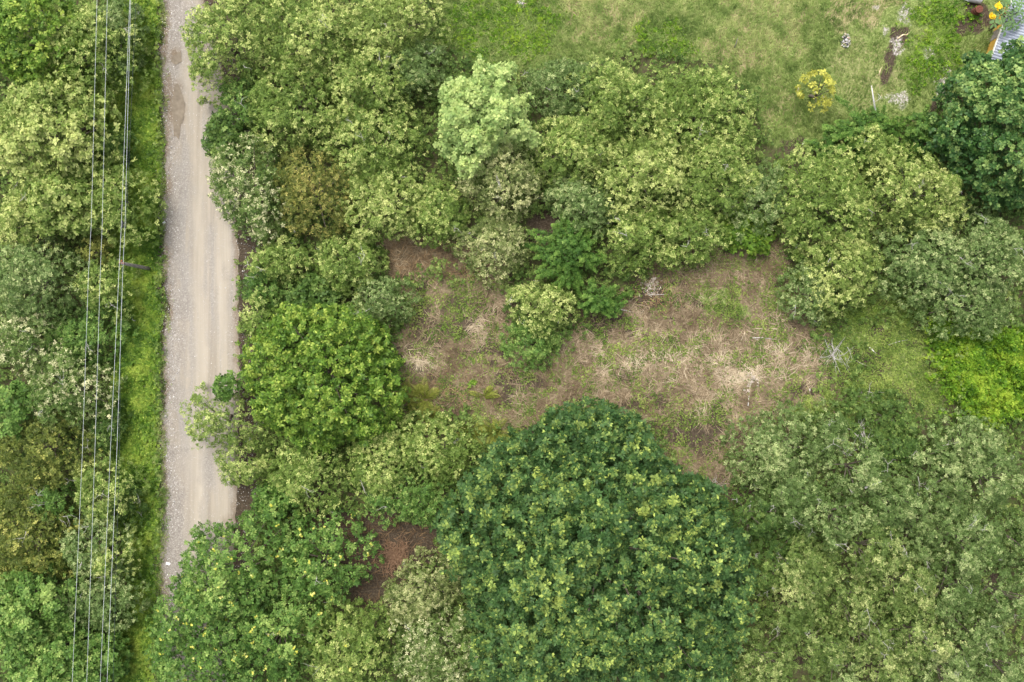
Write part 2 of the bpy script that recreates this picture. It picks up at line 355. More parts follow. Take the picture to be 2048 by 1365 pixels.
def weights(u, v):
    """weights of the surfaces at ground-plan positions u, v"""
    w = {}
    rl, rr = road_l(v), road_r(v)
    n = (fbm(u / 50, v / 50, 90) - .5)
    lawn = zone(LAWN, u, v, 14, 20, 1)
    clear = zone(CLEAR, u, v, 26, 44, 2)
    gclr = zone(GREENCLR, u, v, 34, 50, 4)
    thick = zone(THICKET, u, v, 22, 40, 5)
    nd = zone(NORTHDRY, u, v, 12, 14, 6); sd_ = zone(SOUTHDRY, u, v, 14, 16, 7)
    verge = zone(VERGE, u, v, 8, 8, 8) * sstep(rl + 6, rl - 10, u + n * 24)
    edge_l = sstep(32, 6, np.abs(u - rl + 2 + n * 26)) * sstep(.40, .62, fbm(u / 22, v / 40, 33))
    shoulder = sstep(rr - 6, rr + 4, u + n * 14) * sstep(rr + 50, rr + 30, u + n * 20)
    track = zone([(1786, 58), (1816, 60), (1806, 100), (1790, 140), (1778, 178), (1750, 178), (1764, 130)], u, v, 7, 12, 9) * (.55 + .6 * fbm(u / 9, v / 9, 19))
    track2 = zone([(1850, 85), (1876, 95), (1872, 130), (1890, 175), (1925, 215), (1900, 225), (1858, 165), (1838, 130)], u, v, 8, 12, 10)
    soil_p = np.maximum.reduce([blob(u, v, 1215, 645, 90, 32, 41), blob(u, v, 1062, 768, 38, 24, 42), blob(u, v, 1400, 870, 95, 60, 43), blob(u, v, 1300, 590, 60, 30, 44),
                                blob(u, v, 850, 690, 60, 30, 45) * .6, blob(u, v, 930, 640, 80, 50, 46) * .65, blob(u, v, 1490, 960, 60, 40, 49) * .8, blob(u, v, 1350, 520, 70, 30, 40) * .9,
                                blob(u, v, 800, 1100, 130, 100, 47), blob(u, v, 880, 800, 60, 40, 48) * .6, blob(u, v, 1100, 450, 40, 60, 39), holes(u, v) * .8])
    green_p = np.maximum.reduce([blob(u, v, 1440, 610, 70, 40, 51), blob(u, v, 1180, 830, 110, 34, 52), blob(u, v, 1100, 720, 50, 50, 53) * .8, blob(u, v, 930, 600, 60, 60, 54) * .6,
                                 blob(u, v, 1640, 850, 70, 50, 55), blob(u, v, 1570, 600, 60, 40, 56) * .7, blob(u, v, 870, 650, 60, 50, 57) * .55, blob(u, v, 1000, 860, 80, 40, 58) * .8, gclr * .62])
    w['dry'] = np.clip(np.maximum.reduce([clear, nd, sd_ * .6]) - .75 * green_p - gclr * .5, 0, 1)
    w['soil'] = np.clip(np.maximum.reduce([soil_p, shoulder, track * .95, sd_ * .9, edge_l * .7, blob(u, v, 1960, 30, 60, 45, 38) * .9, blob(u, v, 1900, 215, 40, 35, 37) * .8, blob(u, v, 1590, 290, 36, 26, 36) * .75]), 0, 1)
    w['lush'] = np.clip(np.maximum.reduce([verge * .95, thick, lawn * blob(u, v, 1030, 60, 130, 70, 61) * .55, lawn * blob(u, v, 1320, 95, 60, 45, 62) * .8, lawn * blob(u, v, 1850, 130, 50, 50, 63) * .5,
                                           lawn * blob(u, v, 1880, 60, 60, 80, 64) * .6, blob(u, v, 1780, 620, 110, 60, 65) * .55, gclr * .30]), 0, 1)
    w['green'] = np.clip(np.maximum.reduce([lawn, gclr * .6, green_p * .9, verge]), 0, 1)
    w['tan'] = np.clip(lawn * np.maximum.reduce([blob(u, v, 1210, 30, 120, 60, 71), blob(u, v, 1510, 60, 110, 110, 72) * .85, blob(u, v, 1420, 130, 80, 50, 73) * .6, blob(u, v, 1570, 220, 40, 60, 74) * .6, blob(u, v, 1720, 20, 90, 50, 75) * .7, blob(u, v, 1740, 130, 100, 110, 76) * .45]), 0, 1)
    w['gravel'] = np.clip(np.maximum.reduce([blob(u, v, 1794, 88, 15, 22, 81) * .62, track2 * .5, blob(u, v, 1885, 165, 22, 36, 82) * .62, blob(u, v, 1800, 198, 34, 18, 83) * .6, blob(u, v, 1808, 20, 22, 34, 84) * .55, blob(u, v, 1750, 14, 10, 10, 85) * .6, blob(u, v, 1770, 62, 8, 16, 86) * .6,
                                             blob(u, v, 1822, 26, 12, 10, 87) * .7, edge_l * .35, blob(u, v, 288, 800, 20, 40, 88) * .5]), 0, 1)
    w['soil'] = np.maximum(w['soil'], gclr * sstep(.46, .6, fbm(u / 30, v / 30, 78)) * .8)
    w['soil'] = np.maximum(w['soil'], clear * sstep(.54, .66, fbm(u / 42, v / 26, 77)) * .85 * (1 - np.maximum(blob(u, v, 1310, 715, 130, 50, 131), blob(u, v, 1540, 720, 110, 70, 132))))
    w['lawn'] = lawn; w['clear'] = clear; w['gclr'] = gclr; w['verge'] = verge; w['thick'] = thick; w['nd'] = nd; w['sd'] = sd_
    w['road'] = sstep(rl - 4, rl + 4, u) * sstep(rr + 4, rr - 4, u); w['shoulder'] = shoulder
    return w
def height(x, y):
    """gentle unevenness of the terrain, level along the road"""
    u = np.asarray(x) * PXM + 1024; v = 682.5 - np.asarray(y) * PXM
    away = sstep(0, 60, np.maximum(road_l(v) - 30 - u, u - road_r(v) - 20))
    return away * ((fbm(np.asarray(x) / 9 + 50, np.asarray(y) / 9 + 50, 21, 3) - .5) * .5 + (fbm(np.asarray(x) / 1.6 + 50, np.asarray(y) / 1.6 + 50, 22, 2) - .5) * .12)

fx = np.arange(-46, 46.01, .22); fy = np.arange(-32, 32.01, .22)
far = np.array([60, 90, 150, 300, 700.0])
gx = np.concatenate([-far[::-1], fx, far]); gy = np.concatenate([-far[::-1], fy, far])
X, Y = np.meshgrid(gx, gy); U = X * PXM + 1024; Vv = 682.5 - Y * PXM
Z = height(X, Y)
wt = weights(np.clip(U, -400, 2500), np.clip(Vv, -300, 1700))
ny, nx = X.shape
idx = np.arange(nx * ny).reshape(ny, nx)
F = np.stack([idx[:-1, :-1], idx[:-1, 1:], idx[1:, 1:], idx[1:, :-1]], -1).reshape(-1, 4)
me = np_mesh('ground', np.stack([X, Y, Z], -1).reshape(-1, 3), F, smooth=True)
for an, keys in (('zone', ('dry', 'green', 'soil')), ('zone_b', ('lush', 'tan', 'gravel'))):
    a = me.attributes.new(an, 'FLOAT_COLOR', 'POINT')
    col = np.ones((nx * ny, 4), np.float32)
    for i, k in enumerate(keys): col[:, i] = wt[k].ravel()
    a.data.foreach_set('color', col.ravel())
tag(link('ground', me, M['ground']), kind='structure')

# the road: a sheet a little above the ground, slightly crowned
vv = np.linspace(-500, 1900, 420); tt = np.linspace(0, 1, 40)
TV, TT = np.meshgrid(vv, tt, indexing='ij')
rag_l = (fbm(TV / 18, TV * 0, 31, 3) - .5) * 16 + (fbm(TV / 70, TV * 0, 38, 2) - .5) * 18; rag_r = (fbm(TV / 22, TV * 0, 32, 3) - .5) * 10
RL, RR = road_l(TV) + rag_l, road_r(TV) + rag_r
RU = RL + (RR - RL) * TT
RX, RY = wx(RU), wy(TV); RZ = .022 + .05 * np.sin(PI * TT) ** .6 + (fbm(RX * 1.5, RY * .3, 34, 2) - .5) * .02 * np.sin(PI * TT)
idx = np.arange(TV.size).reshape(TV.shape)
F = np.stack([idx[:-1, :-1], idx[1:, :-1], idx[1:, 1:], idx[:-1, 1:]], -1).reshape(-1, 4)
me = np_mesh('dirt_road', np.stack([RX, RY, RZ], -1).reshape(-1, 3), F, smooth=True)
nn = (fbm(RU / 12, TV / 30, 35) - .5)
gl = np.clip(sstep(50, 8, RU - RL + nn * 50) * .95 + sstep(60, 20, np.hypot((RU - 352) / 1.2, (TV - 50) / 2.2)) * .6 + sstep(.6, .75, fbm(RU / 16, TV / 60, 36)) * .35
             + sstep(70, 20, np.hypot((RU - 345) * 1.4, (TV - 1080) / 3)) * .6, 0, 1)
edge_mud_step_shade = np.maximum(sstep(14, 0, RR - RU + nn * 20), sstep(900, 960, TV) * sstep(18, 4, RR - RU + nn * 24))  # right-edge mud; lower stretch coloured darker for the shade of an eroded step
mud = np.clip(np.maximum.reduce([blob(RU, TV, 352, 215, 20, 50, 91, .3) * .9, blob(RU, TV, 352, 112, 14, 18, 92, .3) * .9, edge_mud_step_shade * .75, blob(RU, TV, 335, 180, 12, 30, 94) * .8,
              sstep(15, 0, RU - RL + (fbm(RU / 9, TV / 22, 37) - .5) * 34) * .8, blob(RU, TV, 455, 1070, 14, 40, 93) * .4, blob(RU, TV, 412, 150, 8, 60, 95) * .25]), 0, 1)
a = me.attributes.new('edge', 'FLOAT_COLOR', 'POINT'); col = np.zeros((TV.size, 4), np.float32)
col[:, 0] = gl.ravel(); col[:, 1] = mud.ravel()
wob_ = (fbm(TV / 120, TV * 0, 39, 2) - .5) * .12
col[:, 2] = np.clip(np.exp(-((TT - .46 + wob_) / .09) ** 2) + np.exp(-((TT - .80 + wob_) / .09) ** 2), 0, 1).ravel(); a.data.foreach_set('color', col.ravel())
tag(link('dirt_road', me, M['road']), kind='structure')

# ---------------------------------------------------------------- low vegetation: what nobody could count
def scatter(n, box, wfun):
    u = rng.uniform(box[0], box[2], n); v = rng.uniform(box[1], box[3], n)
    keep = rng.random(n) < wfun(u, v, weights(u, v)); u, v = u[keep], v[keep]
    x, y = wx(u), wy(v); return u, v, x, y, height(x, y)
def low_leaves(name, label, cat, mat, n, box, wfun, size, hgt, L=5, width=.3, pitch=(.0, .9), agef=None, nrm=.35, tips=.1, mound=0.0, vary=.9):
    u, v, x, y, z = scatter(n, box, wfun); k = len(u); z = z + mound * np.clip(fbm(u / 34, v / 34, 102, 3) - .3, 0, 1)
    P = np.stack([x, y, z + rng.uniform(.02, 1, k) ** 1.3 * hgt], -1)
    N = np.stack([rng.normal(0, nrm, k), rng.normal(0, nrm, k), np.ones(k)], -1)
    age = .38 + (fbm(u / 40, v / 40, 101) - .5) * vary + (fbm(u / 11, v / 11, 103, 2) - .5) * vary * .6 + rng.normal(0, .12, k) if agef is None else agef(u, v, k)
    V, F, A = sprigs(P, N, rng.uniform(*size, k), age, L, width, pitch, tips=tips)
    return tag(link(name, np_mesh(name, V, F, A), M[mat]), label, cat, kind='stuff')
FULL = (-60, -60, 2110, 1425)
low_leaves('verge_creeper', 'bright green creeping ground cover on the verge left of the dirt road', 'ground cover', 'verge', 120000, (170, -60, 345, 1425),
           lambda u, v, w: w['verge'] * (.9 - .75 * sstep(-26, -6, u - road_l(v)) ) * (.35 + .75 * sstep(.3, .5, fbm(u / 26, v / 26, 111))) * (1 - .55 * sstep(760, 900, v) * sstep(270, 285, u)), (.10, .20), .24, 5, .34, (.0, .6), vary=1.3, mound=.5)
low_leaves('lime_thicket', 'bright lime green tangled ground cover at the right edge of the clearing', 'ground cover', 'limeweed', 26000, (1830, 600, 2110, 880),
           lambda u, v, w: np.maximum(w['thick'], blob(u, v, 1800, 610, 90, 50, 65) * .25) * (.45 + .55 * sstep(.35, .5, fbm(u / 22, v / 22, 104))), (.12, .24), .7, 5, .28, (.0, 1.0), mound=2.6, vary=1.2)
low_leaves('meadow_weeds', 'yellow green weeds spreading over the top of the grassy field', 'weeds', 'limeweed', 110000, (860, -60, 2000, 300),
           lambda u, v, w: w['lawn'] * np.maximum.reduce([blob(u, v, 1000, 60, 130, 85, 61) * 1.1, blob(u, v, 1320, 90, 60, 50, 62) * .9, blob(u, v, 1880, 60, 70, 90, 64) * .5, blob(u, v, 1860, 140, 50, 50, 63) * .6]) * sstep(.32, .55, fbm(u / 18, v / 18, 112)), (.08, .17), .3, 5, .3)
low_leaves('clearing_weeds', 'small green weeds sprouting through the dry grass of the clearing', 'weeds', 'weed', 300000, (730, 460, 1920, 1010),
           lambda u, v, w: np.clip(np.maximum.reduce([w['clear'] * .42, w['gclr'] * .95, np.clip(w['green'] - w['lawn'], 0, 1) * .8]) , 0, 1) * np.maximum(.1 + .9 * sstep(.40, .60, fbm(u / 24, v / 24, 113)), .55 * w['gclr']) * (1 - w['thick']) * (1 - w['lawn']), (.05, .11), .2, 5, .34)
def blades(name, label, cat, mat, n, box, wfun, ln, wd, lift, swirl=1.2, rnd=.75, agef=None, erect=0.0):
    u, v, x, y, z = scatter(n, box, wfun); k = len(u)
    ang = fbm(u / 55, v / 55, 121, 3) * 4 * PI * swirl + rng.normal(0, rnd, k)
    d = np.stack([np.cos(ang), np.sin(ang), np.zeros(k)], -1); sidev = np.stack([-np.sin(ang), np.cos(ang), np.zeros(k)], -1)
    l = rng.uniform(*ln, k)[:, None]; w = rng.uniform(*wd, k)[:, None]; b = rng.normal(0, .22, k)[:, None]
    P = np.stack([x, y, z + rng.uniform(.01, .08, k)], -1); up = np.array([[0, 0, 1.0]])
    hz = rng.uniform(*lift, k)[:, None]
    m = P + d * l * .5 * (1 - erect * .5) + sidev * b * l * .4 + up * hz; e = P + d * l * (1 - erect * .6) + sidev * b * l + up * (hz * (.5 + erect * 1.2) + .01)
    V = np.stack([P - sidev * w, P + sidev * w, m - sidev * w, m + sidev * w, e - sidev * w * .3, e + sidev * w * .3], 1).reshape(-1, 3)
    o = np.arange(k)[:, None] * 6
    F = np.concatenate([o + np.array([[0, 1, 3, 2]]), o + np.array([[2, 3, 5, 4]])], 1).reshape(-1, 4)
    age = .45 + (fbm(u / 30, v / 30, 122) - .5) * 1.1 + rng.normal(0, .16, k) if agef is None else agef(u, v, k)
    A = np.repeat(np.clip(age, 0, 1), 2)
    return tag(link(name, np_mesh(name, V, F, A), M[mat]), label, cat, kind='stuff')
def straw_age(u, v, k):
    pale = np.maximum.reduce([blob(u, v, 1310, 715, 130, 50, 131), blob(u, v, 1540, 720, 110, 70, 132), blob(u, v, 840, 720, 40, 30, 133), blob(u, v, 1160, 710, 50, 40, 134) * .8, blob(u, v, 970, 660, 35, 40, 135) * .6, blob(u, v, 1430, 830, 60, 40, 136) * .5])
    return .16 + .44 * pale + (fbm(u / 26, v / 26, 137) - .5) * .9 + rng.normal(0, .15, k)
blades('dry_straw', 'flattened dry straw strewn across the brown clearing', 'dry grass', 'straw', 120000, (730, 460, 1760, 1010),
       lambda u, v, w: w['dry'] * (1 - .85 * w['soil']) * (.06 + .94 * sstep(.40, .60, fbm(u / 30, v / 30, 138))), (.35, 1.15), (.010, .022), (.02, .16), agef=straw_age)
blades('rusty_stalks', 'rust brown dead stalks among the trees beside the clearing', 'dry grass', 'rust', 36000, (590, 450, 1620, 1230),
       lambda u, v, w: np.maximum.reduce([w['nd'] * .9, w['sd'] * .6, blob(u, v, 1320, 590, 70, 40, 139) * .6, blob(u, v, 880, 790, 90, 50, 140) * .6, blob(u, v, 1350, 520, 60, 30, 141) * .5]), (.3, .9), (.010, .022), (.03, .25), rnd=.9,
       agef=lambda u, v, k: .42 - .30 * sstep(980, 1040, v) + (fbm(u / 20, v / 20, 123) - .5) * .9 + rng.normal(0, .16, k))
blades('field_grass', 'uncut green and tan grass of the field at the top', 'grass', 'lawn', 170000, (850, -60, 2110, 310),
       lambda u, v, w: w['lawn'] * (1 - w['gravel']) * (1 - w['soil']) * (1 - .6 * sstep(1620, 1700, u)) * (.35 + .65 * sstep(.3, .55, fbm(u / 16, v / 16, 142))), (.18, .5), (.014, .026), (.08, .26), swirl=.35, rnd=.8, erect=.5,
       agef=lambda u, v, k: .36 + .28 * np.maximum(blob(u, v, 1210, 30, 120, 60, 71), blob(u, v, 1510, 60, 110, 110, 72) * .7) + (fbm(u / 24, v / 24, 143) - .5) * 1.0 + (fbm(u / 8, v / 8, 144, 2) - .5) * .5 + rng.normal(0, .14, k))
blades('verge_grass', 'short dull green grass fringe along the left edge of the road', 'grass', 'lawn', 60000, (250, -60, 360, 1425),
       lambda u, v, w: sstep(-46, -16, u - road_l(v)) * sstep(12, -2, u - road_l(v) + (fbm(u / 10, v / 14, 145) - .5) * 26) * sstep(.30, .52, fbm(u / 20, v / 34, 146)), (.10, .30), (.010, .018), (.04, .14), swirl=.5, rnd=1.2, erect=.5)
def forest(u, v, w): return np.clip(1 - np.maximum.reduce([w['lawn'], w['clear'], w['gclr'], w['verge'], w['thick'], w['nd'], w['sd'], w['road'], w['shoulder'], holes(u, v)]), 0, 1)
low_leaves('undergrowth', 'low green undergrowth on the shaded floor between the trees', 'undergrowth', 'under', 150000, FULL, lambda u, v, w: np.maximum(forest(u, v, w), 4.0 * w['clear'] * (1 - w['clear']) + 1.6 * w['gclr'] * (1 - w['gclr'])) * (.25 + .75 * sstep(.3, .55, fbm(u / 30, v / 30, 144))), (.13, .28), 1.5, 5, .3, (-.1, .8))
# loose stones of the road
u, v, x, y, z = scatter(26000, (300, -60, 540, 1425), lambda u, v, w: np.clip(.9 * sstep(30, 2, np.abs(u - road_l(v) - 10 + (fbm(u / 20, v / 20, 151) - .5) * 26)) + w['shoulder'] * .45 + w['road'] * .05 + blob(u, v, 350, 45, 25, 70, 152) * .4, 0, 1))
k = len(u); r = rng.uniform(.018, .05, k)[:, None, None] * np.where(rng.random((k, 1, 1)) < .05, 1.8, 1)
oct_ = np.array([[1, 0, 0], [0, 1, 0], [-1, 0, 0], [0, -1, 0], [0, 0, .7], [0, 0, -.7]])
V = np.stack([x, y, z + .05], -1)[:, None] + oct_[None] * r * rng.uniform(.7, 1.3, (k, 6, 1))
F = (np.arange(k)[:, None, None] * 6 + np.array([[0, 1, 4], [1, 2, 4], [2, 3, 4], [3, 0, 4], [1, 0, 5], [2, 1, 5], [3, 2, 5], [0, 3, 5]])[None]).reshape(-1, 3)
M['gravelstone'] = leaf_mat('gravel_stones', (.22, .20, .18), (.42, .40, .38), (.80, .79, .78), .8, 0.0)
tag(link('gravel', np_mesh('gravel', V.reshape(-1, 3), F, np.repeat(np.clip(rng.normal(.42, .28, k), 0, 1), 8)), M['gravelstone']), 'loose pale gravel along both edges of the dirt road', 'gravel', kind='stuff')

# ---------------------------------------------------------------- trees
def outline(rx, ry, rot, poly, cu, cv, seed, rough):
    """radius of the crown as a function of direction (picture px, y up)"""
    th = np.linspace(0, 2 * PI, 97)[:-1]
    if poly:
        p = np.array(poly, float); p = np.stack([p[:, 0] - cu, cv - p[:, 1]], -1); R = np.zeros(96)
        for i, t in enumerate(th):
            d = np.array([math.cos(t), math.sin(t)]); best = 5
            for j in range(len(p)):
                a, e = p[j], p[(j + 1) % len(p)] - p[j]
                den = d[0] * -e[1] + d[1] * e[0]
                if abs(den) < 1e-9: continue
                s = (a[0] * -e[1] + a[1] * e[0]) / den; q = (d[0] * a[1] - d[1] * a[0]) / den
                if s > 0 and 0 <= q <= 1: best = max(best, s)
            R[i] = best
    else:
        c, s = np.cos(th - rot), np.sin(th - rot); R = 1 / np.sqrt((c / rx) ** 2 + (s / ry) ** 2)
    n = (fbm(np.cos(th) * 1.6 + 9 + seed, np.sin(th) * 1.6 + 9, seed, 3) - .5) * 2
    R = R * (1 + n * rough)
    return lambda t: np.interp(t % (2 * PI), np.append(th, 2 * PI), np.append(R, R[0]))

SP = {  # sprig: leaves, length, width, density per m2; lobes: spacing, size; flush share; bare branches
    'olive':     dict(L=6, s=(.15, .27), w=.21, den=31, gap=.90, rl=.62, flush=.34, fa=.60, base=.34, twig=3, lump=.9, hs=.84, thin=.75, loose=15, fk=.50),
    'grey':      dict(L=6, s=(.14, .25), w=.19, den=31, loose=8, lump=1.2, gap=.86, rl=.58, flush=.22, fa=.42, base=.34, twig=4, hs=.9, thin=.5, fk=.7),
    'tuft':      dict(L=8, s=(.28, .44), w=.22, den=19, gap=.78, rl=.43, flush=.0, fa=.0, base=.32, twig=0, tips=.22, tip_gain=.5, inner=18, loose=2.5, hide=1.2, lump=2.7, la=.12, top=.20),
    'broad':     dict(loose=8, lump=1.2, L=7, s=(.24, .36), w=.26, den=18, gap=1.05, rl=.72, flush=.12, fa=.4, base=.40, twig=0),
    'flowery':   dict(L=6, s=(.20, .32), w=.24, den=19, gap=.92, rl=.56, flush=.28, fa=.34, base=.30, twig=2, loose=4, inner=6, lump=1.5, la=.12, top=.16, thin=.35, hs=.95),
    'fine':      dict(L=6, s=(.15, .24), w=.20, den=30, gap=.85, rl=.58, flush=.25, fa=.52, base=.34, twig=1, hs=.85, thin=.6, fk=.7),
    'sparse':    dict(L=6, s=(.22, .32), w=.22, den=11, gap=.66, rl=.32, loose=1.5, flush=.3, fa=.3, base=.55, twig=3),
}
def limb_path(a, b, sag=.15):
    a, b = np.asarray(a, float), np.asarray(b, float); m = (a + b) / 2 + np.array([0, 0, 1]) * np.linalg.norm(b - a) * sag
    return [a, a * .45 + m * .55, m * .6 + b * .4, b]
def forked(mb, p, d, ln, r, n=4, depth=2):
    d = unit(np.asarray(d, float)); p = np.asarray(p, float)
    q = p + d * ln * .5 + rng.normal(0, .06, 3) * ln; e = p + d * ln + rng.normal(0, .10, 3) * ln
    mb.tube([p, q, e], [r, r * .75, r * .4], n)
    if depth:
        for base in (q, e, e)[:2 + (depth > 1)]:
            forked(mb, base, d + rng.normal(0, .65, 3), ln * rng.uniform(.4, .7), r * .55, n, depth - 1)
GROUP = None
def tree(name, sp, mat, u, v, rx, ry, rot, h, label, cat='tree', poly=None, flowers=0, rough=.22, flat=.55, bump=None, **over):
    p = dict(SP[sp]); p.update(over); h = h * p.get('hs', 1)
    flat = p.get('flat', .68 if 'thin' in p else flat); rough = rough + (.20 if 'thin' in p else 0)
    seed = int(u * 7 + v * 13) % 9973
    zc = .82 * h; k = (H - zc) / H / PXM                  # metres per px at the crown's height
    R = outline(rx, ry, math.radians(rot), poly, u, v, seed, rough)
    ctr = wp(u, v, zc); gz = float(height(ctr[0], ctr[1]))
    root = empty(name, (ctr[0], ctr[1], gz - .05)); tag(root, label, cat, GROUP)
    Rm = float(np.mean(R(np.linspace(0, 6.28, 60)))) * k
    # lobes of foliage by dart throwing
    gap, rl0 = p['gap'], p['rl']
    cand = 1400 if Rm > 3 else 700
    t = rng.uniform(0, 2 * PI, cand); rho = np.sqrt(rng.random(cand)) * .97
    rr = np.maximum(R(t) * k * (1 + .05 * np.sign(Rm - 2)) + .12 - rl0 * .55, .15); cx, cy = rr * rho * np.cos(t), rr * rho * np.sin(t)
    pick = []
    for i in range(cand):
        if all((cx[i] - cx[j]) ** 2 + (cy[i] - cy[j]) ** 2 > (gap * .82) ** 2 for j in pick): pick.append(i)
    if 'thin' in p: pick = [i for i in pick if rng.random() > p['thin'] * sstep(.55, .97, rho[i])]      # the rim dissolves into single boughs
    pick = np.array(pick); cx, cy, rho = cx[pick], cy[pick], rho[pick]; K = len(pick)
    low = h * (1 - flat)
    big = fbm(cx / 1.9 + seed % 50, cy / 1.9 + 70, seed, 2) - .5
    dome = lambda q: low + (h - low - rl0 * .6) * np.clip(1 - .85 * q ** 2.8, -.2, 1)
    cz = dome(rho) + big * min(2.8, h * .34) * p.get('lump', 1.0) + rng.normal(0, .2, K)
    if bump:                                             # a taller inner tier, as on the big dark tree
        bu, bv, br, bh = bump
        d = np.hypot(cx - (bu - u) * k, cy - (v - bv) * k) / (br * k); cz = cz + bh * sstep(1.15, .55, d)
    cz = np.clip(cz, .35, None)
    rl = rl0 * rng.uniform(.5, 1.35, K) * (1 - (.35 if 'thin' in p else .1) * rho ** 3)
    if p.get('stray', 1):                                # thin outer sprays that break up the outline
        ns = int(Rm * 5); ta = rng.uniform(0, 2 * PI, ns); ra = R(ta) * k * rng.uniform(.93, 1.12, ns)
        cx = np.append(cx, ra * np.cos(ta)); cy = np.append(cy, ra * np.sin(ta)); cz = np.append(cz, np.maximum(low * rng.uniform(.35, 1.1, ns), .3))
        rl = np.append(rl, rng.uniform(.16, .34, ns)); big = np.append(big, np.zeros(ns)); K += ns
    cnt = np.maximum((p['den'] * 2 * PI * rl ** 2 * .62).astype(int), 5)
    li = np.repeat(np.arange(K), cnt); n = len(li)
    d = unit(rng.normal(0, 1, (n, 3)) + np.array([0, 0, .55])); d[:, 2] = np.where(d[:, 2] < -.25, -d[:, 2], d[:, 2])
    q = rl[li] * np.where(rng.random(n) < .8, rng.uniform(.82, 1.08, n), rng.uniform(.3, 1.3, n))
    P = np.stack([cx[li] + d[:, 0] * q, cy[li] + d[:, 1] * q, cz[li] + d[:, 2] * q * .58], -1)
    N = d + np.array([0, 0, .55]) + rng.normal(0, .22, (n, 3))
    lobe_age = rng.normal(0, p.get('la', .07), K) + big * .22
    age = p['base'] + lobe_age[li] + rng.normal(0, .11, n) + p.get('top', 0) * (d[:, 2] - .3)  # leaves towards the top of each tuft set paler, to bring tufts out
    fl = rng.random(n) < p['flush'] * p.get('fk', 1) * (1 + 1.4 * big[li] * 2)
    age = age + np.where(fl & (d[:, 2] > .1), p['fa'] * rng.uniform(.5, 1.2, n), 0)
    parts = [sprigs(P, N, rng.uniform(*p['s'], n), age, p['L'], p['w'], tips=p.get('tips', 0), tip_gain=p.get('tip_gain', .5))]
    # inner leaves between the lobes and lower in the crown
    m = int(PI * Rm * Rm * p.get('inner', 9)); t = rng.uniform(0, 2 * PI, m); ro = np.sqrt(rng.random(m))
    ri = R(t) * k * ro * 1.08; Pi = np.stack([ri * np.cos(t), ri * np.sin(t), low * rng.uniform(.15, 1.05, m) + (h - low) * .45 * np.clip(1 - ro ** 2, 0, 1)], -1)
    parts.append(sprigs(Pi, np.array([0, 0, 1.0]) + rng.normal(0, .35, (m, 3)), rng.uniform(*p['s'], m), p['base'] + rng.normal(0, .12, m), p['L'], p['w']))
    # loose sprays over the whole crown, which knit the boughs together
    m = int(PI * Rm * Rm * p.get('loose', 13)); t = rng.uniform(0, 2 * PI, m); ro = np.sqrt(rng.random(m)); ri = R(t) * k * ro * 1.10
    xl, yl = ri * np.cos(t), ri * np.sin(t); bl = fbm(xl / 1.9 + seed % 50, yl / 1.9 + 70, seed, 2) - .5
    Pl = np.stack([xl, yl, np.maximum(dome(ro) + bl * min(2.8, h * .34) * p.get('lump', 1.0) + rng.normal(.05, .32, m), .25)], -1)
    if bump: Pl[:, 2] += bh * sstep(1.15, .55, np.hypot(xl - (bu - u) * k, yl - (v - bv) * k) / (br * k))
    ag = p['base'] + bl * .3 + rng.normal(0, .12, m) + np.where(rng.random(m) < p['flush'] * (1 + 2.5 * bl), p['fa'] * rng.uniform(.4, 1.1, m), 0)
    parts.append(sprigs(Pl, np.array([0, 0, 1.0]) + rng.normal(0, .4, (m, 3)), rng.uniform(*p['s'], m) * .95, ag, p['L'], p['w'], tips=p.get('tips', 0) * .5, tip_gain=p.get('tip_gain', .5)))
    link('crown', np_mesh('crown', *join(parts)), M[mat], root)
    # trunk and limbs
    mb = MB(); tr = .05 + .018 * h; top = np.array([rng.normal(0, .15), rng.normal(0, .15), low * .75])
    mb.tube([(0, 0, -.3), (0.03, .02, low * .25), top * .7, top], [tr * 1.5, tr, tr * .85, tr * .7], 8)
    order = rng.permutation(len(rho))[:max(4, min(12, K // 4))]
    for j in order: mb.tube(limb_path(top, (cx[j], cy[j], cz[j] - rl[j] * .2 - p.get('hide', .15)), .1), [tr * .5, tr * .38, tr * .24, .012], 5, False)
    mb.build('trunk', M['bark'], root, True)
    for _ in range(p['twig']):
        j = int(rng.integers(K)); b = MB()
        forked(b, (cx[j], cy[j], cz[j]), (rng.normal(0, .6), rng.normal(0, .6), .75), rl[j] * rng.uniform(1.2, 1.9), .026, 4, 2)
        b.build('bare_branch', M['paletwig'], root)
    if flowers:
        s = rng.choice(np.where(d[:, 2] > .3)[0], flowers, replace=False)
        Pf = np.repeat(P[s] + N[s] * .08, 3, 0) + rng.normal(0, .09, (flowers * 3, 3))
        link('blossom', np_mesh('blossom', *sprigs(Pf, np.tile([0, 0, 1.0], (len(Pf), 1)), rng.uniform(.08, .13, len(Pf)), rng.normal(.5, .25, len(Pf)), 6, .3)), M['flower'], root)
    return root
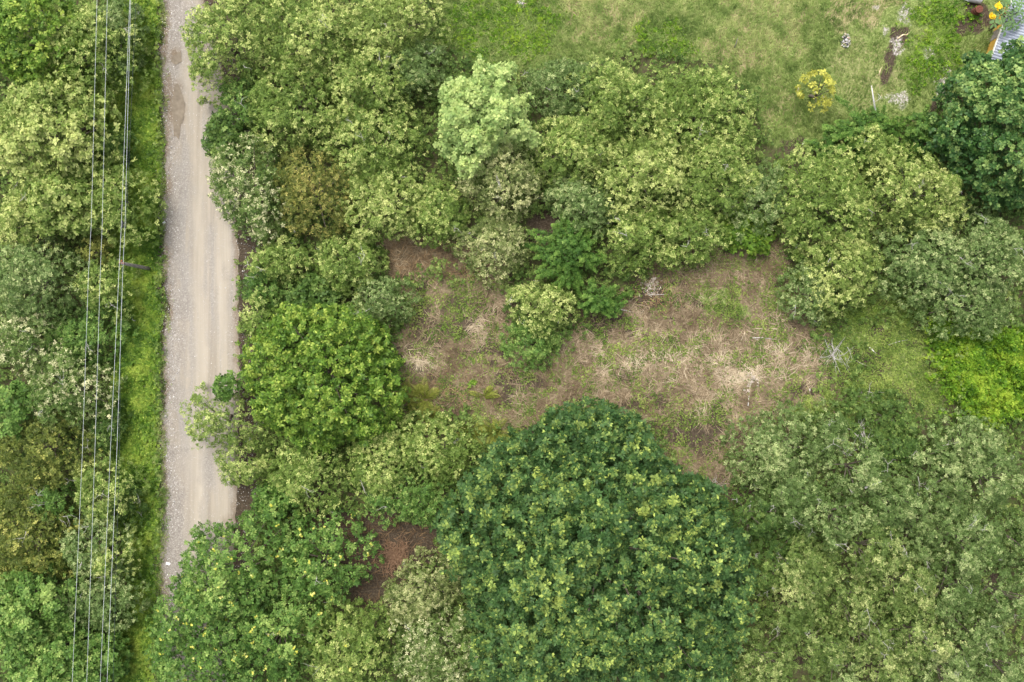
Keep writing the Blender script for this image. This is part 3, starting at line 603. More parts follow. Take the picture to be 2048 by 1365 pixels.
def spray_plant(name, mat, u, v, rx, ry, h, label, cat='shrub', nb=34, dens=46, leaf=(.10, .18), stem='browntwig', asym=0.0):
    """a plant of many arching stems with small leaves along each"""
    zc = .7 * h; k = (H - zc) / H / PXM; ctr = wp(u, v, zc)
    root = empty(name, (ctr[0], ctr[1], float(height(ctr[0], ctr[1])) - .03)); tag(root, label, cat, GROUP)
    mb = MB(); Ps = []; Ns = []; Ag = []
    for i in range(nb):
        a = rng.uniform(0, 2 * PI); q = math.sqrt(rng.random()) * rng.uniform(.75, 1.1)
        e = np.array([math.cos(a) * rx * k * q, math.sin(a) * ry * k * q, h * (1.05 - .45 * q * q) * rng.uniform(.8, 1.1)])
        e[:2] += rng.normal(0, .18 * rx * k, 2); m0 = np.array([e[0] * .35, e[1] * .35, e[2] * .75]) + rng.normal(0, .14 * rx * k, 3) * [1, 1, .3]
        pts = [np.array([0, 0, .02]), m0, e]; mb.tube([pts[0], m0, m0 * .4 + e * .6, e], [.05, .035, .022, .008], 4, False)
        n = int(dens * np.linalg.norm(e - m0) + 8); t = rng.uniform(.0, 1.05, n)[:, None]
        c = (1 - t) ** 2 * pts[1] + 2 * (1 - t) * t * (pts[1] * .4 + e * .6 + np.array([0, 0, .25])) + t ** 2 * e
        off = rng.normal(0, .16, (n, 3)) * (1.25 - t); Ps.append(c + off); Ns.append(off * 2 + np.array([0, 0, .5]) + unit(e - m0) * .5); Ag.append(.34 + .28 * t[:, 0] ** 3 + rng.normal(0, .10) + rng.normal(0, .1, n))
    P = np.concatenate(Ps); P[:, 2] = np.maximum(P[:, 2], .06)
    link('crown', np_mesh('crown', *sprigs(P, np.concatenate(Ns), rng.uniform(*leaf, len(P)), np.concatenate(Ag), 5, .24)), M[mat], root)
    mb.build('trunk', M[stem], root)
    return root
# --- left of the road
GROUP = 'trees left of the dirt road'
tree('broadleaf_tree', 'broad', 'lime', 52, 62, 88, 100, 60, 7.5, 'vivid lime green tree filling the top left corner', flush=.2)
tree('broadleaf_tree', 'olive', 'olive', 165, 95, 108, 92, 20, 7.0, 'pale olive tree beside the lime green corner tree, crossed by power lines')
tree('broadleaf_tree', 'olive', 'grey', 222, 60, 48, 86, 0, 5.0, 'dull green tree under the power lines beside the top of the green verge', flush=.12)
tree('broadleaf_tree', 'broad', 'palegold', 80, 262, 122, 112, 0, 8.0, 'large pale yellow green tree with dense blunt tufts, below the lime green tree', flush=.45, gap=.8, rl=.5, den=24)
tree('broadleaf_tree', 'olive', 'olive', 214, 392, 72, 84, 10, 6.5, 'pale tufted tree under the power lines just above the utility pole', flush=.42)
tree('shrub', 'olive', 'fresh', 222, 285, 38, 34, 0, 3.0, 'small fresh green shrub under the power lines on the creeping ground cover', 'shrub', flush=.15)
tree('broadleaf_tree', 'broad', 'olive', 105, 395, 80, 62, 0, 6.8, 'mid green tree with rounded tufts directly below the dense pale yellow green one', flush=.3)
tree('broadleaf_tree', 'olive', 'palegold', 40, 430, 66, 62, 0, 6.2, 'yellow green tree cut by the left edge, above a dark shaded gap', flush=.42)
tree('shrub', 'fine', 'oldgold', 176, 495, 36, 24, 0, 4.4, 'orange tinged leafy shrub under the power lines left of the utility pole', 'shrub', base=.55)
tree('broadleaf_tree', 'olive', 'grey', 58, 560, 88, 82, 0, 6.8, 'olive grey tree left of the utility pole, below the dark shaded gap', flush=.3)
tree('broadleaf_tree', 'olive', 'olive', 196, 568, 54, 66, 0, 5.8, 'light olive tree beneath the wires right below the utility pole', flush=.42)
tree('shrub', 'fine', 'fresh', 165, 668, 84, 66, 0, 3.4, 'low fresh green thicket shrub with bare twigs under the left pair of wires', 'shrub', flush=.08, twig=4)
tree('flowering_tree', 'olive', 'cream', 42, 690, 70, 62, 0, 6.4, 'cream tipped tree at the left edge above the larger cream flowered tree', flush=.38)
tree('flowering_tree', 'olive', 'cream', 118, 782, 86, 84, 30, 6.6, 'tree thick with cream flower clusters beside the left pair of wires', flush=.42, fa=.60)
tree('broadleaf_tree', 'broad', 'fresh', 14, 828, 34, 52, 0, 5.6, 'bluish green tree sliver at the left edge beside the cream flowered tree')
tree('shrub', 'fine', 'deep', 202, 855, 30, 62, 0, 3.6, 'dark green shrub squeezed between the wires and the green verge', 'shrub')
tree('broadleaf_tree', 'olive', 'oldgold', 78, 905, 110, 74, 0, 6.4, 'dark yellowish olive tree below the cream flowered tree', flush=.10, base=.26, twig=3)
tree('broadleaf_tree', 'olive', 'olive', 192, 985, 58, 72, 0, 6.2, 'light olive tree under the wires, below the squeezed dark shrub', flush=.42)
tree('shrub', 'fine', 'deep', 246, 1008, 30, 46, 0, 3.0, 'dark shaded shrub with pale bare twigs on the lower green verge', 'shrub', flush=.03, twig=3)
tree('broadleaf_tree', 'olive', 'fresh', 100, 1008, 46, 44, 0, 4.6, 'small shaded green tree between two olive trees left of the wires', flush=.05)
tree('broadleaf_tree', 'olive', 'oldgold', 42, 1075, 92, 96, 0, 6.0, 'half bare olive tree full of pale twigs at the left edge', flush=.24, base=.30, twig=9)
tree('broadleaf_tree', 'olive', 'grey', 175, 1095, 70, 62, 0, 5.8, 'dull olive tree in the wires, right of the half bare twiggy tree', flush=.32)
tree('broadleaf_tree', 'olive', 'olive', 214, 1115, 46, 46, 0, 5.4, 'olive tree reaching out over the narrow lower verge', flush=.36)
tree('broadleaf_tree', 'olive', 'grey', 182, 1210, 82, 66, 0, 5.4, 'grey olive tree spreading below the wires near the bottom left', flush=.28)
tree('broadleaf_tree', 'broad', 'fresh', 48, 1228, 92, 76, 0, 6.8, 'fresh mid green tree with cushiony tufts at the lower left edge', flush=.25)
tree('broadleaf_tree', 'broad', 'fresh', 85, 1325, 92, 62, 0, 6.6, 'fresh green tree in the bottom left corner below the cushiony one', flush=.22)
tree('broadleaf_tree', 'broad', 'fresh', 182, 1332, 46, 54, 0, 5.0, 'small fresh green tree at the bottom edge beneath the wires', flush=.2)
# --- right of the road, lower left of the clearing
GROUP = 'trees between the road and the clearing'
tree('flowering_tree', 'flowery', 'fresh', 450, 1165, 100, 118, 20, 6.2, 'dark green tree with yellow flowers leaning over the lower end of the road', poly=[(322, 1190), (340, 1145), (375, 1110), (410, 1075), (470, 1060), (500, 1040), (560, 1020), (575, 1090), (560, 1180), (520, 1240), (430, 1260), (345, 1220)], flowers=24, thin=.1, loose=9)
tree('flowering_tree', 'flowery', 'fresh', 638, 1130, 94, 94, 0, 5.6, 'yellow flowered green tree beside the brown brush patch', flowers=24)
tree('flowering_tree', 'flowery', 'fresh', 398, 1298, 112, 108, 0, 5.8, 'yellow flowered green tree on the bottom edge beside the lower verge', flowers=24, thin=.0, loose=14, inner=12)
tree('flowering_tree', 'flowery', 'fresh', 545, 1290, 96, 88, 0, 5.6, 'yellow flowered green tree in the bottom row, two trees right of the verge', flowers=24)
tree('broadleaf_tree', 'olive', 'olive', 690, 1300, 96, 80, 0, 5.4, 'green olive tree at the bottom edge between yellow flowers and pale cream crown', flush=.28, flowers=4)
tree('broadleaf_tree', 'fine', 'buff', 852, 1186, 84, 60, 30, 5.6, 'pale sage tree wedged between the brush patch and the huge dark tree', flush=.45)
tree('broadleaf_tree', 'fine', 'cream', 872, 1295, 88, 84, 0, 5.8, 'pale cream crowned tree at the bottom edge left of the huge dark tree', flush=.5, fa=.42)
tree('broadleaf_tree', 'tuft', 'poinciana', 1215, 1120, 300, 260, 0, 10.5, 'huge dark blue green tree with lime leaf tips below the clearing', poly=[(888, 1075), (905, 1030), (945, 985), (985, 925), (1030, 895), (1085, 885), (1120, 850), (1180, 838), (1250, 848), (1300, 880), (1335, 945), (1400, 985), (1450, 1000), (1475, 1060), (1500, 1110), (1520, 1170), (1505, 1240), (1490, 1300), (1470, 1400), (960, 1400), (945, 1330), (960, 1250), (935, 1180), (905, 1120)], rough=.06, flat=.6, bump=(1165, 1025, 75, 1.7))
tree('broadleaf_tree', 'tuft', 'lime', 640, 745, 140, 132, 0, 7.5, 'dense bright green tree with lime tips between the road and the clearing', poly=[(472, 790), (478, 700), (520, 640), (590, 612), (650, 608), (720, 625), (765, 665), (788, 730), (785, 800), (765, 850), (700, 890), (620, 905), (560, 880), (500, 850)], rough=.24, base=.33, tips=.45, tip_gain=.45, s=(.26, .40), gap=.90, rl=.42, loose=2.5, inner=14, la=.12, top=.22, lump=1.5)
tree('broadleaf_tree', 'olive', 'olive', 512, 640, 44, 54, 0, 4.2, 'light yellow green tree at the road edge behind the lime tipped tree', flush=.35)
tree('broadleaf_tree', 'fine', 'olive', 428, 842, 72, 62, 0, 6.6, 'olive tree stretching a branch over the right side of the road', poly=[(358, 825), (385, 790), (425, 790), (470, 800), (520, 850), (540, 900), (480, 900), (440, 880), (385, 900)], flush=.3)
tree('shrub', 'broad', 'fresh', 442, 770, 26, 22, 0, 6.0, 'small dark green tuft hanging over the road above the olive branch', 'shrub')
tree('broadleaf_tree', 'fine', 'olive', 478, 928, 58, 52, 0, 5.0, 'yellowish olive tree at the road edge below the overhanging branch', flush=.38)
tree('broadleaf_tree', 'olive', 'olive', 605, 950, 84, 76, 0, 5.8, 'pale olive tree below the lime tipped tree, beside the road', flush=.42)
tree('broadleaf_tree', 'olive', 'olive', 760, 930, 66, 84, 0, 5.2, 'yellow green tree between the pale olive tree and the round one by the ferns', flush=.46)
tree('broadleaf_tree', 'olive', 'olive', 868, 900, 92, 64, 0, 5.4, 'rounded olive tree just below the golden green fronds', flush=.36)
tree('broadleaf_tree', 'fine', 'fresh', 818, 1000, 90, 56, 0, 4.8, 'darker leafy tree overhanging the top of the brown brush patch', flush=.22, base=.38)
tree('shrub', 'broad', 'fresh', 540, 1005, 40, 34, 0, 3.0, 'dark green roadside shrub above the yellow flowered trees', 'shrub', base=.25)
tree('shrub', 'fine', 'fresh', 520, 575, 50, 48, 0, 3.0, 'dark leafy roadside shrub above the lime tipped tree', 'shrub', base=.28)
tree('broadleaf_tree', 'olive', 'olive', 560, 520, 66, 44, 0, 4.6, 'pale olive tree on the road shoulder below the orange tinged tree', flush=.4)
tree('broadleaf_tree', 'olive', 'olive', 690, 530, 66, 52, 0, 5.0, 'pale yellow tipped tree left of the rusty stalks', flush=.45)
tree('broadleaf_tree', 'fine', 'grey', 765, 598, 68, 46, 0, 4.4, 'sage green tree at the upper left corner of the brown clearing', flush=.4)
tree('shrub', 'broad', 'deep', 620, 590, 54, 36, 0, 3.4, 'dark green shrub in the gap above the lime tipped tree', 'shrub', flush=.05)
# --- upper thicket
GROUP = 'trees of the upper thicket'
tree('broadleaf_tree', 'olive', 'olive', 445, 82, 88, 96, 0, 7.6, 'pale yellow green tree overhanging the top of the road', poly=[(365, 60), (372, 20), (400, -20), (480, -30), (540, 30), (545, 110), (500, 150), (455, 130), (430, 175), (395, 165), (370, 120)], flush=.5)
tree('broadleaf_tree', 'olive', 'olive', 610, 60, 104, 92, 0, 6.6, 'yellow green tree at the top edge, right of the one overhanging the road', flush=.46)
tree('broadleaf_tree', 'olive', 'palegold', 780, 42, 108, 66, 0, 6.2, 'pale buff green tree at the top edge beside the weedy field', flush=.42)
tree('broadleaf_tree', 'olive', 'fresh', 478, 196, 50, 54, 0, 4.4, 'darker green tree on the road edge under the pale overhanging one', flush=.2)
tree('broadleaf_tree', 'olive', 'olive', 575, 205, 92, 82, 0, 6.4, 'yellow tipped tree two rows down from the top, near the road', flush=.46)
tree('broadleaf_tree', 'olive', 'olive', 735, 160, 96, 78, 0, 6.2, 'yellow green tree below the buff tree, left of the mint tree', flush=.4)
tree('broadleaf_tree', 'olive', 'grey', 830, 130, 62, 52, 0, 5.2, 'greyer olive tree above left of the pale mint tree', flush=.25)
tree('flowering_tree', 'olive', 'cream', 492, 372, 76, 98, 0, 6.6, 'white flowered tree on the right edge of the road', flush=.38, fa=.60, base=.27, rough=.2)
tree('shrub', 'broad', 'deep', 440, 268, 32, 50, 0, 3.6, 'dark green shrub poking into the road above the white flowered tree', 'shrub', flush=.04)
tree('broadleaf_tree', 'fine', 'orange', 618, 378, 72, 92, 0, 6.2, 'orange tinged olive tree beside the white flowered one', flush=.35)
tree('broadleaf_tree', 'olive', 'olive', 745, 285, 92, 76, 0, 6.4, 'yellow olive tree left of the pale mint tree', flush=.46)
tree('broadleaf_tree', 'olive', 'palegold', 765, 400, 92, 74, 0, 6.2, 'pale gold olive tree right of the orange tinged tree', flush=.42, twig=4)
tree('broadleaf_tree', 'olive', 'olive', 868, 430, 60, 60, 0, 5.4, 'olive tree above the rusty stalks, below the mint tree', flush=.38)
tree('broadleaf_tree', 'broad', 'mint', 970, 235, 88, 110, 0, 8.4, 'pale mint green tree standing out from the olive thicket', poly=[(960, 112), (985, 128), (1030, 118), (1022, 165), (1030, 195), (1055, 185), (1052, 225), (1068, 270), (1010, 268), (985, 285), (965, 320), (930, 350), (905, 300), (880, 275), (885, 220), (880, 180), (895, 142), (940, 142)], flush=.35, base=.52, gap=.85, rl=.5, rough=.1, den=22)
tree('broadleaf_tree', 'olive', 'buff', 1012, 360, 78, 82, 0, 6.6, 'buff coloured tree just below the pale mint tree', flush=.5)
tree('broadleaf_tree', 'olive', 'buff', 985, 485, 70, 62, 0, 5.4, 'pale buff tree bordering the top of the brown clearing', flush=.42)
tree('broadleaf_tree', 'olive', 'grey', 1120, 175, 74, 58, 0, 4.6, 'low dull olive tree right of the top of the mint tree', flush=.3)
tree('broadleaf_tree', 'olive', 'olive', 1245, 205, 112, 84, 0, 6.4, 'broad olive crown at the lower edge of the grassy field', flush=.38, twig=3)
tree('broadleaf_tree', 'olive', 'olive', 1400, 225, 116, 96, -20, 6.0, 'twiggy olive crown at the corner of the field nearest the yellow sapling', flush=.34, twig=8)
tree('broadleaf_tree', 'olive', 'olive', 1145, 300, 88, 76, 0, 6.2, 'yellow tipped tree right of the buff tree', flush=.42)
tree('broadleaf_tree', 'olive', 'palegold', 1285, 335, 104, 84, 0, 7.4, 'tallest yellow tipped olive tree in the middle of the upper thicket', flush=.5)
tree('broadleaf_tree', 'olive', 'olive', 1425, 355, 96, 84, 0, 6.2, 'olive tree right of the tallest yellow tipped one, with bare twigs', flush=.36, twig=7)
tree('broadleaf_tree', 'olive', 'grey', 1165, 410, 74, 62, 0, 5.2, 'shaded olive tree above the vivid feathery green bush', flush=.25)
tree('broadleaf_tree', 'olive', 'olive', 1285, 465, 82, 74, 0, 5.6, 'yellow tipped tree on the upper border of the brown clearing', flush=.44, twig=4)
tree('broadleaf_tree', 'olive', 'olive', 1390, 465, 70, 62, 0, 5.0, 'twiggy olive tree above the tan grass strip', flush=.38, twig=4)
tree('broadleaf_tree', 'fine', 'grey', 1515, 395, 62, 80, 0, 5.0, 'sage green tree between the upper thicket and the right hand trees', flush=.4)
tree('shrub', 'broad', 'verge', 1500, 465, 52, 44, 0, 2.4, 'vivid green low bush at the upper right border of the clearing', 'shrub', flush=.1, base=.32)
spray_plant('bush', 'feather', 1140, 508, 80, 74, 4.0, 'vivid feathery green bush with radiating branches above the clearing', 'bush', nb=90)
tree('broadleaf_tree', 'olive', 'palegold', 1088, 612, 74, 54, -20, 5.6, 'pale yellow green tree jutting into the top of the clearing', flush=.42)
tree('shrub', 'fine', 'fresh', 1062, 690, 58, 50, 0, 2.6, 'low green shrub under the pale tree jutting into the clearing', 'shrub', flush=.2, base=.42)
spray_plant('bush', 'feather', 1195, 598, 56, 44, 2.8, 'vivid green bush on the right of the pale tree in the clearing', 'bush', nb=34)
# --- right side
GROUP = 'trees right of the clearing'
tree('broadleaf_tree', 'olive', 'olive', 1655, 395, 100, 112, 0, 6.8, 'yellow tipped olive tree below the yellow sapling', flush=.42, twig=2)
tree('broadleaf_tree', 'olive', 'palegold', 1690, 545, 84, 74, 30, 6.2, 'pale yellow tipped tree over the upper right corner of the clearing', flush=.5)
tree('broadleaf_tree', 'olive', 'grey', 1622, 590, 46, 62, 0, 4.0, 'lower dull olive tree left of the pale one at the clearing corner', flush=.3)
tree('broadleaf_tree', 'olive', 'palegold', 1850, 385, 118, 100, -10, 7.4, 'bright yellow tipped tree beside the glossy dark tree', flush=.5)
tree('broadleaf_tree', 'olive', 'olive', 1755, 300, 62, 52, 0, 5.0, 'yellow tipped tree rising out of the dark feathery bushes', flush=.42)
tree('broadleaf_tree', 'olive', 'grey', 1865, 525, 92, 82, 0, 6.0, 'olive green tree below the bright yellow tipped one', flush=.34)
tree('broadleaf_tree', 'olive', 'grey', 1985, 500, 84, 92, 0, 6.4, 'olive green tree cut by the right edge under the glossy dark tree', flush=.36)
tree('broadleaf_tree', 'fine', 'grey', 1945, 610, 92, 66, 0, 5.0, 'dull dark olive tree above the lime green thicket', flush=.2, base=.32)
tree('broadleaf_tree', 'broad', 'glossy', 2008, 255, 118, 190, 0, 9.0, 'large glossy dark green tree beside the metal roofed house', poly=[(1959, 110), (1974, 80), (2004, 105), (2024, 80), (2074, 60), (2144, 120), (2154, 330), (2074, 400), (2014, 400), (1984, 370), (1944, 320), (1919, 270), (1924, 200), (1939, 150)], flush=.2, base=.34, den=24, L=7, w=.30)
spray_plant('bush', 'feather', 1745, 262, 96, 52, 3.2, 'dark feathery green bush around the white bare stem', 'bush', nb=70)
spray_plant('bush', 'feather', 1850, 262, 70, 56, 3.0, 'dark feathery green bush left of the glossy tree', 'bush', nb=34)
spray_plant('bush', 'feather', 1668, 292, 52, 36, 2.2, 'small feathery green bush beneath the yellow sapling', 'bush', nb=24)
tree('sapling', 'sparse', 'sun', 1645, 172, 33, 42, 0, 4.2, 'bright yellow sapling with see through branches on the grass', 'sapling', rough=.25, inner=1)
tree('broadleaf_tree', 'fine', 'grey', 1555, 905, 96, 76, 0, 4.6, 'sage green tree in the lower right of the clearing', flush=.3)
tree('broadleaf_tree', 'olive', 'grey', 1668, 870, 38, 54, 0, 4.8, 'pale sage tree right beside the sage one at the clearing edge', flush=.45)
tree('broadleaf_tree', 'fine', 'grey', 1930, 890, 92, 62, 0, 4.4, 'hazy sage tree just below the lime green thicket', flush=.2)
tree('shrub', 'fine', 'deep', 1765, 830, 78, 46, 0, 1.8, 'low green bramble shrub among fallen sticks', 'shrub', flush=.15, base=.45)
tree('shrub', 'fine', 'deep', 1790, 905, 66, 44, 0, 2.2, 'green bramble shrub below the low one among fallen sticks', 'shrub', flush=.15, base=.4, twig=2)
# --- lower right woodland
GROUP = 'sage olive trees of the lower right woodland'
WOOD = [
 (1510, 1040, 66, 60, 4.6, 'deep', .08, .42, 'darker green tree against the right side of the huge dark tree'),
 (1590, 1000, 76, 62, 5.0, 'grey', .25, .36, 'sage tree below the clearing, right of the huge dark tree'),
 (1560, 1120, 72, 66, 4.4, 'deep', .12, .42, 'dull green tree in the shade right of the huge dark tree'),
 (1625, 1150, 74, 74, 5.4, 'olive', .40, .36, 'pale yellow tipped tree amid the dull green ones right of the huge tree'),
 (1720, 945, 62, 60, 5.2, 'grey', .34, .36, 'light sage tree beside the fallen sticks below the bramble'),
 (1680, 1040, 72, 62, 5.4, 'grey', .30, .36, 'sage tree two down from the pale one at the clearing edge'),
 (1790, 1010, 76, 58, 5.4, 'grey', .28, .36, 'sage tree below the green bramble shrub'),
 (1890, 985, 82, 66, 5.2, 'grey', .22, .36, 'grey green tree with bare limbs below the hazy sage tree'),
 (1995, 960, 76, 74, 5.6, 'grey', .32, .36, 'light sage tree on the right edge, level with the bare limbed tree'),
 (1745, 1105, 74, 62, 5.6, 'olive', .28, .33, 'olive sage tree left of the small dark gap in the woodland'),
 (1850, 1075, 74, 56, 5.2, 'grey', .26, .36, 'sage tree above the small dark gap in the woodland'),
 (1950, 1085, 80, 68, 5.6, 'grey', .34, .36, 'twiggy sage tree right of the small dark gap'),
 (2040, 1080, 56, 72, 5.4, 'grey', .28, .36, 'grey green tree on the right edge, beside the twiggy sage tree'),
 (1700, 1200, 76, 66, 5.6, 'olive', .34, .34, 'yellowish olive tree below the tree left of the dark gap'),
 (1815, 1180, 76, 64, 5.8, 'olive', .32, .34, 'yellowish olive tree below the small dark gap'),
 (1920, 1190, 80, 68, 5.8, 'grey', .36, .36, 'pale sage tree with a white forked limb'),
 (2025, 1195, 66, 70, 5.6, 'grey', .40, .40, 'pale grey tree on the right edge next to the white forked limb'),
 (1590, 1240, 66, 52, 4.6, 'olive', .22, .32, 'shaded olive tree beside the lower right flank of the huge tree'),
 (1540, 1330, 74, 62, 5.4, 'olive', .42, .36, 'cream tipped olive tree on the bottom edge beside the huge tree'),
 (1650, 1300, 62, 58, 5.2, 'olive', .38, .34, 'yellow tipped tree between two dark gaps near the bottom'),
 (1745, 1285, 66, 56, 5.4, 'olive', .42, .34, 'yellow tipped olive tree right of the double dark gaps'),
 (1850, 1285, 80, 66, 6.0, 'olive', .44, .36, 'fullest yellow tipped tree of the bottom right woodland'),
 (1960, 1285, 74, 62, 5.4, 'grey', .36, .38, 'pale sage tree near the bottom right corner'),
 (1790, 1350, 74, 52, 5.4, 'olive', .40, .36, 'yellow tipped tree at the bottom edge under the fullest one'),
 (1905, 1352, 66, 50, 5.2, 'grey', .42, .38, 'pale sage tree at the bottom edge, second from the corner'),
 (2020, 1345, 66, 62, 4.8, 'grey', .26, .36, 'grey green tree filling the bottom right corner'),
 (1690, 1355, 56, 46, 5.0, 'grey', .36, .36, 'small sage tree at the bottom edge below the dark gaps'),
]
for (u, v, rx, ry, h, mt, fl, ba, lab) in WOOD:
    tree('broadleaf_tree', 'grey', 'sage' if mt == 'olive' else mt, u, v, rx * .97, ry * .97, (u * 7 + v) % 90, h * (.82 + .5 * ((u * 31 + v * 17) % 100) / 100), lab, flush=fl, base=ba + ((u * 13 + v * 7) % 10 - 5) * .014, rough=.22, lump=1.7, loose=6, la=.10)
GROUP = None

# ---------------------------------------------------------------- utility pole and wires
PB = wp(300, 538, 0); PH = 5.85
pole = empty('utility_pole', (PB[0], PB[1], 0)); tag(pole, 'weathered grey wooden utility pole standing on the green verge', 'utility pole')
b = MB(); b.tube([(0, 0, -.2), (0, 0, 2), (0, 0, 4), (0, 0, PH)], [.155, .145, .13, .115], 14); b.build('post', M['polewood'], pole, True)
M['ceramic'] = noisy('brown_ceramic', (.22, .07, .04), (.42, .15, .09), 12, rough=.35)
M['darkmetal'] = noisy('dark_metal', (.03, .03, .035), (.09, .09, .095), 12, rough=.5)
M['wire'] = noisy('aluminium_wire', (.38, .42, .43), (.66, .69, .70), 3, rough=.4)
M['cable'] = noisy('black_cable', (.02, .03, .035), (.06, .075, .08), 3, rough=.5)
for s in (-1, 0, 1):
    b = MB(); b.tube([(.02 + s * .13, .16 * (s == 0), PH - .1), (.02 + s * .13, .16 * (s == 0), PH + .06), (.02 + s * .13, .16 * (s == 0), PH + .14)], [.05, .075, .035], 10)
    b.build('insulator', M['ceramic'], pole, True)
b = MB(); b.box((0, 0, PH - .12), (.40, .09, .09)); b.box((0, .11, PH - .2), (.10, .22, .10)); b.build('bracket', M['darkmetal'], pole)
def wire(name, pts, z, r, mat, label, sag=.25):
    P = []; pts = np.array(pts, float)
    for v in np.linspace(-500, 1900, 49):
        if v < pts[0, 1]: u = pts[0, 0] + (pts[1, 0] - pts[0, 0]) / (pts[1, 1] - pts[0, 1]) * (v - pts[0, 1])
        elif v > pts[-1, 1]: u = pts[-1, 0] + (pts[-1, 0] - pts[-2, 0]) / (pts[-1, 1] - pts[-2, 1]) * (v - pts[-1, 1])
        else: u = np.interp(v, pts[:, 1], pts[:, 0])
        zz = z - sag * min(abs(v - 530) / 700, 1.4) ** 2 * .6
        P.append(wp(u, v, zz))
    b = MB(); b.tube(P, r, 5); tag(b.build(name, M[mat], None, True), label, 'power line', 'overhead wires along the road')
wire('power_line', [(194, 0), (182, 467), (177.5, 530), (165, 898), (144.5, 1365)], 7.4, .012, 'wire', 'leftmost of the five pale overhead wires')
wire('power_line', [(214.5, 0), (204, 467), (201, 530), (190, 898), (173.5, 1365)], 7.4, .012, 'wire', 'second pale overhead wire from the left')
wire('power_line', [(259.5, 0), (242, 467), (238.6, 530), (221, 898), (200.5, 1365)], 6.02, .013, 'wire', 'pale overhead wire on the left side of the utility pole top', .1)
wire('power_line', [(261.5, 0), (249.6, 467), (246, 530), (234, 898), (214, 1365)], 6.0, .013, 'wire', 'pale overhead wire on the right side of the utility pole top', .1)
wire('power_line', [(272, 0), (251.5, 467), (242.5, 530), (239, 898), (226, 1365)], 5.75, .012, 'cable', 'dark thin cable running below the pale wires past the utility pole', .35)
q = wp(244.5, 449, 5.85); b = MB(); b.tube([q + np.array([0, -.3, 0]), q + np.array([0, -.22, 0]), q + np.array([0, .22, 0]), q + np.array([0, .3, 0])], [.03, .09, .09, .03], 8)
tag(b.build('cable_closure', M['darkmetal'], None, True), 'dark cylindrical splice case hanging on the wires above the utility pole', 'splice case')

# ---------------------------------------------------------------- puddles of wet mud on the road
def flat_patch(name, poly, mat, label, cat, z=.066, seed=1, kind='structure'):
    p = np.array(poly, float); c = p.mean(0); pts = []
    n = len(p)
    for i in range(n * 12):
        t = i / 12; a, bq = p[int(t) % n], p[(int(t) + 1) % n]; f = t % 1; q = a * (1 - f) + bq * f
        q = c + (q - c) * (1 + (fbm(q[0] / 16, q[1] / 16, seed, 3) - .5) * .7); pts.append((wx(q[0]), wy(q[1])))
    # follow the crown of the road
    def rz(x, y):
        u = x * PXM + 1024; v = 682.5 - y * PXM; t = np.clip((u - road_l(v)) / (road_r(v) - road_l(v)), .02, .98); return .03 + .05 * math.sin(PI * t) ** .6 + .016
    cx, cy = wx(c[0]), wy(c[1]); vs = [(cx, cy, rz(cx, cy))]; k = len(pts)
    for s in (.4, .75, 1.0): vs += [(cx + (x - cx) * s, cy + (y - cy) * s, rz(cx + (x - cx) * s, cy + (y - cy) * s)) for x, y in pts]
    fs = [(0, 1 + i, 1 + (i + 1) % k) for i in range(k)]
    for r in range(2): fs += [(1 + r * k + i, 1 + (r + 1) * k + i, 1 + (r + 1) * k + (i + 1) % k, 1 + r * k + (i + 1) % k) for i in range(k)]
    b = MB(); b.add(vs, fs); return tag(b.build(name, mat, None, True), label, cat, None, kind)
flat_patch('mud_puddle', [(352, 172), (365, 182), (372, 205), (370, 235), (358, 272), (350, 268), (347, 235), (343, 205)], M['mudpatch'], 'long brown wet patch along the left of the road', 'puddle')
flat_patch('mud_puddle', [(348, 110), (362, 104), (364, 124), (352, 130), (344, 122)], M['mudpatch'], 'small round brown wet patch near the top of the road', 'puddle', seed=4)

# ---------------------------------------------------------------- house in the upper right corner
M['ochre'] = noisy('ochre_paint', (.52, .30, .06), (.62, .37, .08), 2, rough=.7)
M['zinc'] = noisy('zinc_sheet', (.24, .27, .33), (.36, .39, .45), .9, rough=.5, spec=.3)
M['oldzinc'] = noisy('old_zinc_sheet', (.30, .31, .33), (.44, .45, .47), 1.4, rough=.6)
M['fascia'] = noisy('white_painted_board', (.66, .62, .55), (.80, .77, .72), 2, rough=.6)
M['plank'] = noisy('grey_plank', (.20, .17, .14), (.36, .32, .28), 6)
EH = 2.9
e0 = wp(1988, 102, EH); e1 = wp(2020, 14, EH); ed = unit((e1 - e0)[:2]); nd_ = np.array([ed[1], -ed[0]])     # along the eave, and into the house
ang = math.atan2(ed[1], ed[0])
house = empty('house', (e0[0], e0[1], 0), ang); tag(house, 'ochre walled house with a corrugated metal roof in the upper right corner', 'house')
# local x runs along the eave, local -y runs into the house
LN, DP, RISE = 5.2, 7.0, .9
k = int(LN / .045); xs = np.linspace(-.9, LN, k); prof = .022 * np.sin(np.arange(k) * 2 * PI * .045 / .20 * (LN + .9) / LN)
xs2 = np.linspace(-1.0, LN, 240); pr2 = np.cos(xs2 * 2 * PI / .24) * .05
ys = np.linspace(0, -DP, 12); vs = []; fs = []
for i, yy in enumerate(ys):
    for j, xx in enumerate(xs2): vs.append((xx, yy, EH + RISE * (-yy / DP) + pr2[j]))
for i in range(11):
    for j in range(239): fs.append((i * 240 + j, i * 240 + j + 1, (i + 1) * 240 + j + 1, (i + 1) * 240 + j))
n0 = len(vs); vs += [(x, y, z - .012) for x, y, z in vs]; fs += [tuple(reversed([q + n0 for q in f])) for f in fs]
b = MB(); b.add(vs, fs); b.build('roof', M['zinc'], house)
b = MB(); b.box((LN / 2 - .5, .045, EH - .05), (LN + 1.0, .05, .20)); b.build('fascia', M['fascia'], house)
b = MB(); b.box((LN / 2 - .3, -.55, (EH - .15) / 2), (LN, .14, EH - .15)); b.build('wall', M['ochre'], house)
